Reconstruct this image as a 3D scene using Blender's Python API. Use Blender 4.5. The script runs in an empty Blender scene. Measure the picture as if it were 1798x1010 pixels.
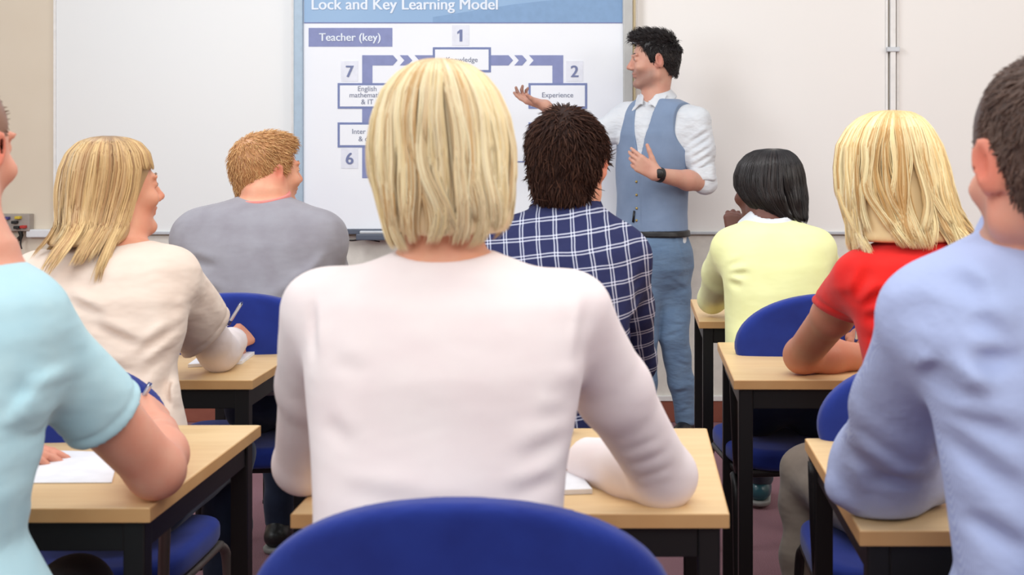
import bpy, bmesh, math, random
import numpy as np
from mathutils import Vector, Matrix, Euler

# ------------------------------------------------------------------ camera, world, light, exposure
F_PX, CX, CY, CAM_H = 2329.0, 1110.0, 256.0, 1.30      # focal length and principal point in pixels of 1798x1010
scene = bpy.context.scene
COL = scene.collection
cam = bpy.data.cameras.new('camera'); camo = bpy.data.objects.new('camera', cam); COL.objects.link(camo)
camo.location = (0, 0, CAM_H); camo.rotation_euler = (math.pi/2, 0, 0)
cam.sensor_width = 36; cam.lens = F_PX/1798*36
cam.shift_x = -(CX-899)/1798; cam.shift_y = -(505-CY)/1798
cam.clip_start = 0.05
cam.dof.use_dof = True; cam.dof.focus_distance = 4.3; cam.dof.aperture_fstop = 7.5
scene.camera = camo
scene.view_settings.view_transform = 'Standard'; scene.view_settings.look = 'None'
scene.view_settings.gamma = 1; scene.view_settings.exposure = 0.25
scene.view_settings.use_curve_mapping = False
wd = bpy.data.worlds.new('world'); scene.world = wd; wd.use_nodes = True
wd.node_tree.nodes['Background'].inputs[0].default_value = (0.965, 1.0, 1.03, 1)
wd.node_tree.nodes['Background'].inputs[1].default_value = 0.60
def area(name, loc, target, size, power, color, sy=None):
    l = bpy.data.lights.new(name, 'AREA'); l.energy = power; l.color = color; l.size = size
    if sy: l.shape = 'RECTANGLE'; l.size_y = sy
    o = bpy.data.objects.new(name, l); COL.objects.link(o); o.location = loc
    o.rotation_euler = (Vector(target)-Vector(loc)).to_track_quat('-Z', 'Y').to_euler()
    return o
area('window_light', (-3.3, 1.6, 2.1), (0.1, 5.2, 1.1), 1.8, 40, (0.86, 0.94, 1.0), 1.4)
area('wall_fill_light', (-1.7, 3.9, 2.95), (0.5, 6.2, 1.1), 0.8, 20, (0.98, 0.98, 1.0), 0.8)  # added fill to brighten the back wall, set left for the teacher's shadow
area('ceiling_lamp_light', (0.3, 2.6, 3.3), (0.3, 3.0, 0), 2.6, 34, (1.0, 0.99, 0.96), 1.6)
area('room_lamp_light', (2.9, 1.8, 2.7), (1.6, 6.2, 1.2), 1.4, 34, (1.0, 0.93, 0.86), 1.2)
area('rear_fill_light', (0.2, -0.7, 2.75), (0.0, 2.6, 1.0), 2.4, 38, (0.98, 1.0, 1.0), 1.0)  # added fill from behind the camera, not a fixture of the room

# ------------------------------------------------------------------ materials
def lin(c):
    return tuple(((v/255)/12.92 if v/255 <= .04045 else ((v/255+.055)/1.055)**2.4) for v in c)+(1,)
def newmat(name):
    m = bpy.data.materials.new(name); m.use_nodes = True
    return m, m.node_tree, m.node_tree.nodes['Principled BSDF']
def nd(t, typ, **kw):
    n = t.nodes.new(typ)
    for k, v in kw.items():
        if k[0] == 'i' and k[1:].isdigit(): n.inputs[int(k[1:])].default_value = v
        elif k[0] == 'I': n.inputs[k[1:]].default_value = v
        else: setattr(n, k, v)
    return n
def noise(t, scale, detail=3, vec=None, rough=.5, mapscale=None, rot=None):
    n = nd(t, 'ShaderNodeTexNoise', IScale=scale, IDetail=detail, IRoughness=rough)
    tc = nd(t, 'ShaderNodeTexCoord'); mp = nd(t, 'ShaderNodeMapping')
    t.links.new(tc.outputs['Object'], mp.inputs[0]); t.links.new(mp.outputs[0], n.inputs['Vector'])
    if mapscale: mp.inputs['Scale'].default_value = mapscale
    if rot: mp.inputs['Rotation'].default_value = rot
    return n
def bump(t, b, fac, strength, dist):
    bp = nd(t, 'ShaderNodeBump', IStrength=strength, IDistance=dist)
    t.links.new(fac, bp.inputs['Height'])
    if b.inputs['Normal'].is_linked: t.links.new(b.inputs['Normal'].links[0].from_socket, bp.inputs['Normal'])
    t.links.new(bp.outputs[0], b.inputs['Normal'])
def mixc(t, fac, a, b, lo=0., hi=1.):
    r = nd(t, 'ShaderNodeMapRange', i1=lo, i2=hi); t.links.new(fac, r.inputs[0])
    m = nd(t, 'ShaderNodeMix', data_type='RGBA'); t.links.new(r.outputs[0], m.inputs[0])
    for s, v in ((6, a), (7, b)):
        if isinstance(v, tuple): m.inputs[s].default_value = v
        else: t.links.new(v, m.inputs[s])
    return m.outputs[2]
def plain(name, c, rough=.5, metal=0, spec=.5, c2=None, nscale=30):
    m, t, b = newmat(name)
    b.inputs['Base Color'].default_value = lin(c); b.inputs['Roughness'].default_value = rough
    b.inputs['Metallic'].default_value = metal; b.inputs['Specular IOR Level'].default_value = spec
    n = noise(t, nscale, 3)
    t.links.new(mixc(t, n.outputs[0], lin(c), lin(c2 or tuple(v*.96 for v in c)), .3, .7), b.inputs['Base Color'])
    return m
def cloth(name, c, c2=None, weave=900, folds=.35, rough=.85, fs=9):
    m, t, b = newmat(name)
    b.inputs['Roughness'].default_value = rough; b.inputs['Specular IOR Level'].default_value = .15
    b.inputs['Sheen Weight'].default_value = .15
    n = noise(t, 14, 4)
    t.links.new(mixc(t, n.outputs[0], lin(c), lin(c2 or tuple(v*.95 for v in c)), .3, .7), b.inputs['Base Color'])
    w = noise(t, weave, 2); bump(t, b, w.outputs[0], .25, .0006)
    f = noise(t, fs, 2, mapscale=(1, 1, 2.2), rot=(.3, .5, .2)); bump(t, b, f.outputs[0], folds, .012)
    return m
def skin(name, c, red=None, stub=(90, 75, 70)):
    m, t, b = newmat(name)
    red = red or (min(255, c[0]*1.0), c[1]*.72, c[2]*.68)
    b.inputs['Roughness'].default_value = .5; b.inputs['Specular IOR Level'].default_value = .35
    b.inputs['Subsurface Weight'].default_value = .12; b.inputs['Subsurface Radius'].default_value = (.012, .005, .003)
    b.inputs['Subsurface Scale'].default_value = 1
    n = noise(t, 22, 4); o = mixc(t, n.outputs[0], lin(c), lin(tuple(a*.7+r*.3 for a, r in zip(c, red))), .35, .7)
    a = nd(t, 'ShaderNodeAttribute', attribute_name='redness'); o = mixc(t, a.outputs['Fac'], o, lin(red))
    a = nd(t, 'ShaderNodeAttribute', attribute_name='stubble'); o = mixc(t, a.outputs['Fac'], o, lin(stub))
    t.links.new(o, b.inputs['Base Color'])
    w = noise(t, 260, 2); bump(t, b, w.outputs[0], .15, .0006)
    return m
def hairmat(name, cols, root, rough=.42, spec=.45):
    m, t, b = newmat(name)
    g = nd(t, 'ShaderNodeAttribute', attribute_name='tone')
    cr = nd(t, 'ShaderNodeValToRGB'); e = cr.color_ramp
    while len(e.elements) < len(cols): e.elements.new(.5)
    for i, c in enumerate(cols): e.elements[i].position = i/(len(cols)-1); e.elements[i].color = lin(c)
    t.links.new(g.outputs['Fac'], cr.inputs[0])
    a = nd(t, 'ShaderNodeAttribute', attribute_name='along')
    o = mixc(t, a.outputs['Fac'], lin(root), cr.outputs[0], 0, .22)
    t.links.new(o, b.inputs['Base Color'])
    b.inputs['Roughness'].default_value = rough; b.inputs['Specular IOR Level'].default_value = spec
    b.inputs['Anisotropic'].default_value = .3
    return m

M = {}
M['wall'] = plain('wall_paint', (226, 214, 196), .9, c2=(222, 209, 190), nscale=3)
M['lower'] = plain('lower_wall_paint', (228, 224, 216), .9)
M['board'] = plain('whiteboard_enamel', (235, 237, 238), .35, spec=.3, c2=(236, 237, 237), nscale=1.5)
M['boardw'] = plain('whiteboard_enamel_warm', (238, 235, 232), .35, spec=.3, c2=(240, 236, 233), nscale=1.5)
M['alu'] = plain('aluminium_trim', (196, 200, 206), .4, .3)
M['blueframe'] = plain('blue_grey_frame', (168, 188, 206), .45, .1)
M['greyframe'] = plain('grey_frame', (186, 186, 184), .45, .1)
M['tan'] = plain('tan_edge', (196, 178, 140), .5)
M['dframe'] = plain('dark_frame', (84, 92, 108), .5)
M['skirt'] = plain('red_brown_skirting', (146, 84, 66), .6, c2=(130, 70, 56), nscale=9)
M['whitetrim'] = plain('white_trim', (240, 238, 236), .5)
M['slide'] = plain('slide_white', (240, 243, 248), .4, spec=.2, c2=(235, 238, 246), nscale=2.2)
M['slideblue'] = plain('slide_light_blue', (160, 190, 222), .4, spec=.2, c2=(140, 172, 208), nscale=1.6)
M['slidemid'] = plain('slide_band_blue', (134, 166, 204), .4, spec=.2)
M['purple'] = plain('slide_violet', (138, 146, 190), .4, spec=.2)
M['violet'] = plain('slide_slate_blue', (124, 136, 180), .4, spec=.2)
M['ltext'] = plain('slide_pale_text', (226, 234, 246), .4)
M['dtext'] = plain('slide_grey_text', (120, 126, 150), .4)
M['numtext'] = plain('slide_number', (112, 122, 164), .4)
M['slidebox'] = plain('slide_number_tile', (228, 231, 242), .4)
M['black'] = plain('black_steel', (20, 18, 20), .45, .2)
M['blackp'] = plain('black_plastic', (24, 24, 26), .4)
M['taupe'] = plain('taupe_steel', (112, 104, 100), .4, .5)
M['socketgrey'] = plain('grey_socket_plate', (168, 158, 150), .5)
M['white'] = plain('white_plastic', (232, 234, 238), .4)
M['yellowp'] = plain('yellow_plug', (214, 186, 60), .4)
M['redp'] = plain('red_plug', (190, 50, 45), .4)
M['bluep'] = plain('blue_plug', (60, 60, 130), .4)
M['paper'] = plain('white_paper', (242, 243, 248), .7)
M['silver'] = plain('silver_pen_metal', (205, 210, 222), .25, .6)
M['navy_pl'] = plain('navy_pen_plastic', (40, 50, 110), .3)
M['chair'] = cloth('royal_blue_upholstery', (36, 56, 142), (32, 48, 128), weave=700, folds=.1)
M['leather'] = plain('black_leather', (26, 25, 27), .4)
M['boot'] = plain('teal_boot_leather', (40, 82, 92), .3)
M['sole'] = plain('grey_rubber_sole', (130, 130, 128), .6)
M['brass'] = plain('brass_button', (190, 165, 100), .35, .7)
M['eyew'] = plain('eye_white', (225, 220, 215), .2)
M['iris'] = plain('dark_iris', (50, 38, 30), .2)
def wood():
    m, t, b = newmat('beech_laminate')
    n = noise(t, 6, 4, mapscale=(1, 9, 3), rough=.6)
    t.links.new(mixc(t, n.outputs[0], lin((232, 200, 152)), lin((224, 188, 138)), .3, .7), b.inputs['Base Color'])
    b.inputs['Roughness'].default_value = .42; b.inputs['Specular IOR Level'].default_value = .4
    return m
M['wood'] = wood()
M['woodedge'] = plain('beech_edge_band', (212, 166, 112), .45, c2=(204, 156, 102), nscale=12)
def carpet():
    m, t, b = newmat('mauve_carpet')
    n = noise(t, 420, 3); n2 = noise(t, 2.2, 3)
    o = mixc(t, n.outputs[0], lin((112, 78, 86)), lin((178, 138, 148)), .35, .68)
    o2 = mixc(t, n2.outputs[0], o, lin((132, 98, 104)), .35, .9)
    t.links.new(o2, b.inputs['Base Color']); b.inputs['Roughness'].default_value = .95
    b.inputs['Specular IOR Level'].default_value = .1
    bump(t, b, n.outputs[0], .6, .004)
    return m
M['carpet'] = carpet()
M['pink'] = cloth('pale_pink_knit', (243, 231, 230), (240, 225, 225), folds=.3, fs=7)
M['cream'] = cloth('cream_jersey', (232, 214, 200), (228, 207, 192), folds=.6, fs=11)
M['offwhite'] = cloth('off_white_undersleeve', (232, 220, 220))
M['grey'] = cloth('grey_marl_knit', (150, 148, 156), (138, 134, 142), weave=500, folds=.35)
M['pinkcollar'] = cloth('coral_collar', (226, 140, 132))
M['yellow'] = cloth('pale_yellow_knit', (232, 234, 178), (228, 230, 170), folds=.3)
M['red'] = cloth('red_jersey', (222, 34, 28), (212, 28, 26), folds=.4)
M['cyan'] = cloth('pale_cyan_jersey', (190, 224, 233), (178, 216, 228), folds=.5, fs=8)
M['waist'] = cloth('slate_blue_waistcoat', (128, 146, 174), (120, 138, 166), weave=500, folds=.2)
M['trou'] = cloth('slate_blue_trousers', (110, 134, 162), (100, 124, 154), weave=500, folds=.6, fs=14)
M['whiteshirt'] = cloth('white_cotton_shirt', (216, 219, 224), (206, 210, 217), folds=.8, fs=16)
M['jeans'] = cloth('dark_denim', (40, 50, 72), (30, 38, 58))
M['khaki'] = cloth('khaki_cotton', (142, 130, 118), (128, 116, 106), folds=.6)
M['darktrou'] = cloth('dark_grey_trousers', (52, 50, 56))
def blueshirt():
    m, t, b = newmat('light_blue_striped_cotton')
    tc = nd(t, 'ShaderNodeTexCoord')
    w = nd(t, 'ShaderNodeTexWave', wave_type='BANDS', bands_direction='X', IScale=240., IDistortion=.2)
    t.links.new(tc.outputs['Object'], w.inputs['Vector'])
    t.links.new(mixc(t, w.outputs['Fac'], lin((166, 178, 220)), lin((184, 196, 230)), .2, .9), b.inputs['Base Color'])
    b.inputs['Roughness'].default_value = .8; b.inputs['Specular IOR Level'].default_value = .2
    f = noise(t, 9, 3, mapscale=(1.4, 1, 1.8), rot=(.3, .7, .2)); bump(t, b, f.outputs[0], .35, .02)
    return m
M['blueshirt'] = blueshirt()
def plaid():
    m, t, b = newmat('navy_white_check_cotton')
    tc = nd(t, 'ShaderNodeTexCoord'); mp = nd(t, 'ShaderNodeMapping')
    mp.inputs['Rotation'].default_value = (0, math.radians(7), 0)
    t.links.new(tc.outputs['Object'], mp.inputs[0])
    dn = noise(t, 9, 2)
    av = nd(t, 'ShaderNodeVectorMath', operation='MULTIPLY_ADD'); av.inputs[1].default_value = (.012,)*3
    t.links.new(dn.outputs['Color'], av.inputs[0]); t.links.new(mp.outputs[0], av.inputs[2])
    sp = nd(t, 'ShaderNodeSeparateXYZ'); t.links.new(av.outputs[0], sp.inputs[0])
    def stripes(sock, period, offs, wdt):
        out = None
        for o in offs:
            a = nd(t, 'ShaderNodeMath', operation='MULTIPLY_ADD'); a.inputs[1].default_value = 1/period; a.inputs[2].default_value = o+50
            t.links.new(sock, a.inputs[0])
            fr = nd(t, 'ShaderNodeMath', operation='FRACT'); t.links.new(a.outputs[0], fr.inputs[0])
            s = nd(t, 'ShaderNodeMath', operation='SUBTRACT'); s.inputs[1].default_value = .5; t.links.new(fr.outputs[0], s.inputs[0])
            ab = nd(t, 'ShaderNodeMath', operation='ABSOLUTE'); t.links.new(s.outputs[0], ab.inputs[0])
            c = nd(t, 'ShaderNodeMath', operation='LESS_THAN'); c.inputs[1].default_value = wdt; t.links.new(ab.outputs[0], c.inputs[0])
            if out is None: out = c
            else:
                mx = nd(t, 'ShaderNodeMath', operation='MAXIMUM'); t.links.new(out.outputs[0], mx.inputs[0]); t.links.new(c.outputs[0], mx.inputs[1]); out = mx
        return out
    a = stripes(sp.outputs[0], .037, (0, .17), .04); c = stripes(sp.outputs[2], .037, (0, .17), .04)
    ad = nd(t, 'ShaderNodeMath', operation='ADD'); t.links.new(a.outputs[0], ad.inputs[0]); t.links.new(c.outputs[0], ad.inputs[1])
    t.links.new(mixc(t, ad.outputs[0], lin((44, 48, 86)), lin((205, 208, 226)), 0, 1.6), b.inputs['Base Color'])
    b.inputs['Roughness'].default_value = .85; b.inputs['Specular IOR Level'].default_value = .15
    f = noise(t, 12, 3); bump(t, b, f.outputs[0], .7, .015)
    return m
M['plaid'] = plaid()
M['sk_fair'] = skin('fair_skin', (224, 174, 150)); M['sk_tan'] = skin('warm_skin', (224, 166, 136), (212, 118, 94))
M['sk_brown'] = skin('deep_brown_skin', (104, 66, 56), (92, 48, 44)); M['sk_teach'] = skin('light_olive_skin', (206, 158, 138), (190, 118, 104), (118, 96, 90))
M['sk_red'] = skin('tanned_skin', (200, 138, 112), (206, 112, 84))
M['h_blonde'] = hairmat('pale_blonde_hair', [(255, 246, 220), (246, 220, 166), (255, 242, 204), (214, 170, 112), (255, 240, 196)], (206, 166, 116))
M['h_wavy'] = hairmat('golden_blonde_hair', [(255, 246, 214), (242, 208, 144), (255, 240, 192), (206, 158, 94), (252, 230, 172)], (212, 170, 110))
M['h_mixed'] = hairmat('highlighted_fair_hair', [(246, 220, 170), (178, 132, 90), (236, 202, 146), (140, 98, 66), (250, 228, 182)], (130, 96, 68))
M['h_black'] = hairmat('black_hair', [(34, 26, 28), (22, 17, 19), (44, 34, 34)], (20, 16, 18), .33)
M['h_brown'] = hairmat('dark_brown_hair', [(66, 42, 34), (44, 28, 24), (84, 56, 44)], (44, 28, 24), .6, .12)
M['h_ginger'] = hairmat('strawberry_blond_hair', [(216, 166, 108), (180, 126, 78), (230, 186, 128)], (176, 124, 80))
M['h_mid'] = hairmat('mid_brown_hair', [(104, 78, 66), (80, 60, 52), (120, 94, 82)], (84, 62, 54))
M['h_thin'] = hairmat('thin_brown_hair', [(140, 104, 84), (120, 88, 72), (160, 124, 102)], (150, 110, 90))

# ------------------------------------------------------------------ object helpers
def P(px, py, Y):
    return np.array([(px-CX)*Y/F_PX, Y, CAM_H-(py-CY)*Y/F_PX])
def link(name, me, mat=None, parent=None, smooth=True):
    o = bpy.data.objects.new(name, me); COL.objects.link(o)
    if mat: me.materials.append(mat)
    if parent: o.parent = parent
    return o
def tag(o, label, cat, group=None):
    o['label'] = label
    if cat: o['category'] = cat
    if group: o['group'] = group
    return o
def thing(name, label, cat, loc=(0, 0, 0), rz=0, group=None):
    o = bpy.data.objects.new(name, None); COL.objects.link(o)
    o.location = loc; o.rotation_euler = (0, 0, rz); o.empty_display_size = .1
    return tag(o, label, cat, group)
def struct(o):
    o['kind'] = 'structure'; return o
def mesh_np(name, V, Fq, attrs=None):
    me = bpy.data.meshes.new(name)
    V = np.ascontiguousarray(V, dtype=np.float32); Fq = np.ascontiguousarray(Fq, dtype=np.int32)
    me.vertices.add(len(V)); me.vertices.foreach_set('co', V.ravel())
    n, k = Fq.shape
    me.loops.add(n*k); me.loops.foreach_set('vertex_index', Fq.ravel())
    me.polygons.add(n); me.polygons.foreach_set('loop_start', np.arange(0, n*k, k, dtype=np.int32))
    me.polygons.foreach_set('loop_total', np.full(n, k, dtype=np.int32))
    me.polygons.foreach_set('use_smooth', np.ones(n, dtype=bool))
    me.update(calc_edges=True)
    for a, v in (attrs or {}).items():
        at = me.attributes.new(a, 'FLOAT', 'POINT'); at.data.foreach_set('value', np.ascontiguousarray(v, dtype=np.float32))
    return me
class MB:
    """boxes, tubes and prisms gathered into one mesh"""
    def __init__(s): s.bm = bmesh.new()
    def box(s, lo, hi, bev=.002, rz=0, piv=None):
        m = Matrix.Translation([(a+b)/2 for a, b in zip(lo, hi)]) @ Matrix.Diagonal([abs(b-a) for a, b in zip(lo, hi)]+[1])
        r = bmesh.ops.create_cube(s.bm, size=1, matrix=m)
        if bev:
            es = list({e for v in r['verts'] for e in v.link_edges})
            bmesh.ops.bevel(s.bm, geom=es, offset=bev, segments=2, affect='EDGES', profile=.6)
        return s
    def tube(s, pts, r, seg=12, cap=True):
        pts = [Vector(p) for p in pts]; rings = []
        rr = r if isinstance(r, (list, tuple)) else [r]*len(pts)
        up = None
        for i, p in enumerate(pts):
            d = (pts[min(i+1, len(pts)-1)]-pts[max(i-1, 0)]).normalized()
            if up is None: up = Vector((0, 0, 1)) if abs(d.z) < .9 else Vector((1, 0, 0))
            u = d.cross(up).normalized(); v = u.cross(d).normalized(); up = v
            rings.append([s.bm.verts.new(p+(u*math.cos(2*math.pi*k/seg)+v*math.sin(2*math.pi*k/seg))*rr[i]) for k in range(seg)])
        for a, b in zip(rings, rings[1:]):
            for k in range(seg): s.bm.faces.new((a[k], a[(k+1) % seg], b[(k+1) % seg], b[k])).smooth = True
        if cap: s.bm.faces.new(rings[0][::-1]); s.bm.faces.new(rings[-1])
        return s
    def poly(s, pts, y0, y1):
        """outline in x,z extruded along y"""
        a = [s.bm.verts.new((x, y0, z)) for x, z in pts]; b = [s.bm.verts.new((x, y1, z)) for x, z in pts]
        s.bm.faces.new(a); s.bm.faces.new(b[::-1])
        for i in range(len(a)):
            j = (i+1) % len(a); s.bm.faces.new((a[i], b[i], b[j], a[j]))
        return s
    def done(s, name, mat, parent=None):
        bmesh.ops.recalc_face_normals(s.bm, faces=s.bm.faces)
        me = bpy.data.meshes.new(name); s.bm.to_mesh(me); s.bm.free()
        return link(name, me, mat, parent)
def arc(pts, n=6):
    """smooth a polyline (Catmull-Rom)"""
    p = [np.array(q, float) for q in pts]; p = [2*p[0]-p[1]]+p+[2*p[-1]-p[-2]]; out = []
    for i in range(1, len(p)-2):
        for k in range(n):
            t = k/n; a, b, c, d = p[i-1:i+3]
            out.append(.5*((2*b)+(-a+c)*t+(2*a-5*b+4*c-d)*t*t+(-a+3*b-3*c+d)*t**3))
    out.append(p[-2]); return out

# ------------------------------------------------------------------ implicit surfaces (bodies, clothes, cushions)
def smin(a, b, k):
    if k <= 0: return np.minimum(a, b)
    h = np.maximum(k-np.abs(a-b), 0)/k
    return np.minimum(a, b)-h*h*k*.25
class SDF:
    def __init__(s): s.ops = []
    def copy(s): n = SDF(); n.ops = list(s.ops); return n
    def add(s, fn, k, c=None, r=1e9, op='u'): s.ops.append((fn, k, None if c is None else np.asarray(c, float), r, op)); return s
    def cone(s, a, b, ra, rb, k=.02, op='u'):
        a = np.asarray(a, float); b = np.asarray(b, float); ba = b-a; l2 = max(ba@ba, 1e-9)
        def fn(p):
            t = np.clip(((p-a)@ba)/l2, 0, 1); q = p-a-t[:, None]*ba
            return np.sqrt((q*q).sum(1))-(ra+(rb-ra)*t)
        return s.add(fn, k, (a+b)/2, math.sqrt(l2)/2+max(ra, rb), op)
    def ell(s, c, r, R=None, k=.02, op='u'):
        c = np.asarray(c, float); r = np.asarray(r, float); R = np.eye(3) if R is None else R
        def fn(p):
            q = (p-c)@R; k0 = np.sqrt(((q/r)**2).sum(1)); k1 = np.sqrt(((q/(r*r))**2).sum(1))+1e-9
            return k0*(k0-1)/k1
        return s.add(fn, k, c, r.max(), op)
    def chain(s, pts, rs, k=.02):
        for i in range(len(pts)-1): s.cone(pts[i], pts[i+1], rs[i], rs[i+1], k)
        return s
    def plane(s, c, n, k=.004):
        """keep the side the normal points away from"""
        c = np.asarray(c, float); n = np.asarray(n, float); n = n/np.linalg.norm(n)
        return s.add(lambda p: (p-c)@n, k, op='i')
    def sub(s, o, k):
        pts = [q for q in o.ops if q[2] is not None and q[4] == 'u']; c = np.mean([q[2] for q in pts], 0)
        r = max(np.linalg.norm(q[2]-c)+q[3] for q in pts)
        return s.add(lambda p: o.eval(p), k, c, r)
    def disp(s, fn): return s.add(fn, 0, op='d')
    def crease(s, a, b, w, depth):
        """a fold seen from the back: a groove with a soft ridge beside it, reaching through in y"""
        a = np.asarray(a, float); b = np.asarray(b, float); g = np.array([1, .22, 1]); A = a*g; ba = b*g-A; l2 = max(ba@ba, 1e-9)
        nrm = np.array([-ba[2], 0, ba[0]]); nrm /= np.linalg.norm(nrm)+1e-9
        if nrm[2] < 0: nrm = -nrm
        def fn(p):
            q0 = p*g-A; t = np.clip((q0@ba)/l2, 0, 1); q = q0-t[:, None]*ba; q2 = q-nrm*w*1.7
            return depth*(np.exp(-(q*q).sum(1)/(w*w))-.7*np.exp(-(q2*q2).sum(1)/(w*w*1.4)))*np.sin(np.pi*np.clip(t, .04, .96))
        return s.add(fn, 0, (a+b)/2, np.linalg.norm(b-a)/2+3*w+.2, 'd')
    def eval(s, p, cc=None, R=0):
        d = np.full(len(p), 1.0)
        for fn, k, c, r, op in s.ops:
            if cc is not None and c is not None and np.linalg.norm(c-cc)-r-R > .05+k: continue
            v = fn(p)
            if op == 'u': d = smin(d, v, k)
            elif op == 's': d = -smin(-d, v, k)
            elif op == 'i': d = -smin(-d, -v, k)
            else: d = d+v
        return d
    def mesh(s, lo, hi, h=.005):
        lo = np.asarray(lo, float); hi = np.asarray(hi, float)
        B = 8; nb = np.ceil((hi-lo)/(h*B)).astype(int)+1; n = nb*B+1
        D = np.full(n, 1.0, np.float32)
        g = np.stack(np.meshgrid(*[np.arange(k) for k in nb], indexing='ij'), -1).reshape(-1, 3)
        cen = lo+(g+.5)*B*h; dc = s.eval(cen); rad = B*h*.87
        near = np.abs(dc) < rad*2.4
        sgn = np.where(dc < 0, -1., 1.)
        for (i, j, k), sg in zip(g[~near], sgn[~near]):
            if sg < 0: D[i*B:(i+1)*B+1, j*B:(j+1)*B+1, k*B:(k+1)*B+1] = -1
        # near blocks, several at a time
        gn = g[near]; loc = np.stack(np.meshgrid(*[np.arange(B+1)]*3, indexing='ij'), -1).reshape(-1, 3)
        sup = {}
        for b in gn: sup.setdefault(tuple(b//3), []).append(b)
        for key, bl in sup.items():
            bl = np.array(bl); idx = (bl[:, None, :]*B+loc[None]).reshape(-1, 3)
            cc = lo+(np.array(key)*3+1.5)*B*h
            v = s.eval(lo+idx*h, cc, 1.5*B*h*1.75)
            D[idx[:, 0], idx[:, 1], idx[:, 2]] = v
        return surfnet(D, lo, h)
def surfnet(D, lo, h):
    ins = D < 0
    c = ins[:-1, :-1, :-1].astype(np.int8)
    sl = [(slice(None, -1), slice(1, None))[b] for b in (0, 1)]
    cnt = np.zeros(c.shape, np.int8)
    for i in (0, 1):
        for j in (0, 1):
            for k in (0, 1): cnt += ins[sl[i], sl[j], sl[k]]
    act = (cnt > 0) & (cnt < 8)
    ijk = np.argwhere(act); vid = np.full(c.shape, -1, np.int32); vid[act] = np.arange(len(ijk))
    acc = np.zeros((len(ijk), 3)); num = np.zeros(len(ijk))
    for ax in range(3):
        o1, o2 = [a for a in range(3) if a != ax]
        for u in (0, 1):
            for v in (0, 1):
                off = np.zeros(3, int); off[o1] = u; off[o2] = v
                a = ijk+off; b = a.copy(); b[:, ax] += 1
                da = D[a[:, 0], a[:, 1], a[:, 2]]; db = D[b[:, 0], b[:, 1], b[:, 2]]
                m = (da < 0) != (db < 0)
                t = np.where(m, da/(da-db+1e-12), 0)
                pt = a.astype(float); pt[:, ax] += t
                acc[m] += pt[m]; num[m] += 1
    V = lo+acc/num[:, None]*h
    faces = []
    for ax in range(3):
        o1, o2 = (ax+1) % 3, (ax+2) % 3
        s0 = [slice(None)]*3; s1 = [slice(None)]*3; s0[ax] = slice(None, -1); s1[ax] = slice(1, None)
        e = ins[tuple(s0)] != ins[tuple(s1)]
        idx = np.argwhere(e)
        idx = idx[(idx[:, o1] > 0) & (idx[:, o2] > 0) & (idx[:, o1] < ins.shape[o1]-1) & (idx[:, o2] < ins.shape[o2]-1)]
        q = []
        for u, v in ((0, 0), (1, 0), (1, 1), (0, 1)):
            k = idx.copy(); k[:, o1] -= u; k[:, o2] -= v; q.append(vid[k[:, 0], k[:, 1], k[:, 2]])
        q = np.stack(q, 1); fl = ins[idx[:, 0], idx[:, 1], idx[:, 2]]
        q[~fl] = q[~fl][:, ::-1]; faces.append(q)
    Fq = np.concatenate(faces)
    return V, Fq[(Fq >= 0).all(1)]
def part(name, sdf, lo, hi, mat, parent, h=.005, attrs=None):
    V, Fq = sdf.mesh(lo, hi, h)
    me = mesh_np(name, V, Fq, attrs(V) if attrs else None)
    return link(name, me, mat, parent)
def wob(amp, f, seed):
    r = np.random.RandomState(seed); W = r.randn(6, 3)*f; ph = r.rand(6)*6.28
    return lambda p: amp*np.sin(p@W.T+ph).sum(1)/2.4

def torso_fn(rows, yaw=0., off=0., p=2.4, zs=None):
    """rows: z descending; (z, cx, cy, w, d). A body of elliptical sections; yaw turns the sections."""
    R = np.array(sorted(rows)); z = R[:, 0]
    zz = np.linspace(z[0], z[-1], 160); T = np.stack([np.interp(zz, z, R[:, i]) for i in range(1, 5)], 1)
    ker = np.hanning(9); ker /= ker.sum()
    T = np.stack([np.convolve(np.pad(T[:, i], 4, mode='edge'), ker, 'valid') for i in range(4)], 1)
    c, s = math.cos(yaw), math.sin(yaw)
    def fn(q):
        v = [np.interp(q[:, 2], zz, T[:, i]) for i in range(4)]
        x = q[:, 0]-v[0]; y = q[:, 1]-v[1]
        u = x*c-y*s; w_ = x*s+y*c           # local frame, turned clockwise by yaw like the head
        a = (np.abs(u/v[2])**p+np.abs(w_/v[3])**p)**(1/p)
        o = off if zs is None else off-.012*np.clip((zs-q[:, 2])/.04, 0, 1)
        d = (a-1)*np.minimum(v[2], v[3])-o
        return np.maximum(d, np.maximum(q[:, 2]-z[-1]-off, z[0]-q[:, 2]-off))
    return fn
def pxrows(rows, bottom=None):
    out = []
    for (py, xl, xr, Y, d) in rows:
        a, b = P(xl, py, Y), P(xr, py, Y); out.append((a[2], (a[0]+b[0])/2, Y, (b[0]-a[0])/2, d))
    return out
def rotz(psi):
    """columns: local right, forward, up for a head facing (sin psi, cos psi)"""
    return np.array([[math.cos(psi), math.sin(psi), 0], [-math.sin(psi), math.cos(psi), 0], [0, 0, 1]])
def headrot(psi, pitch=0, roll=0):
    a = Matrix.Rotation(-math.radians(psi), 3, 'Z') @ Matrix.Rotation(math.radians(pitch), 3, 'X') @ Matrix.Rotation(math.radians(roll), 3, 'Y')
    return np.array(a)
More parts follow.
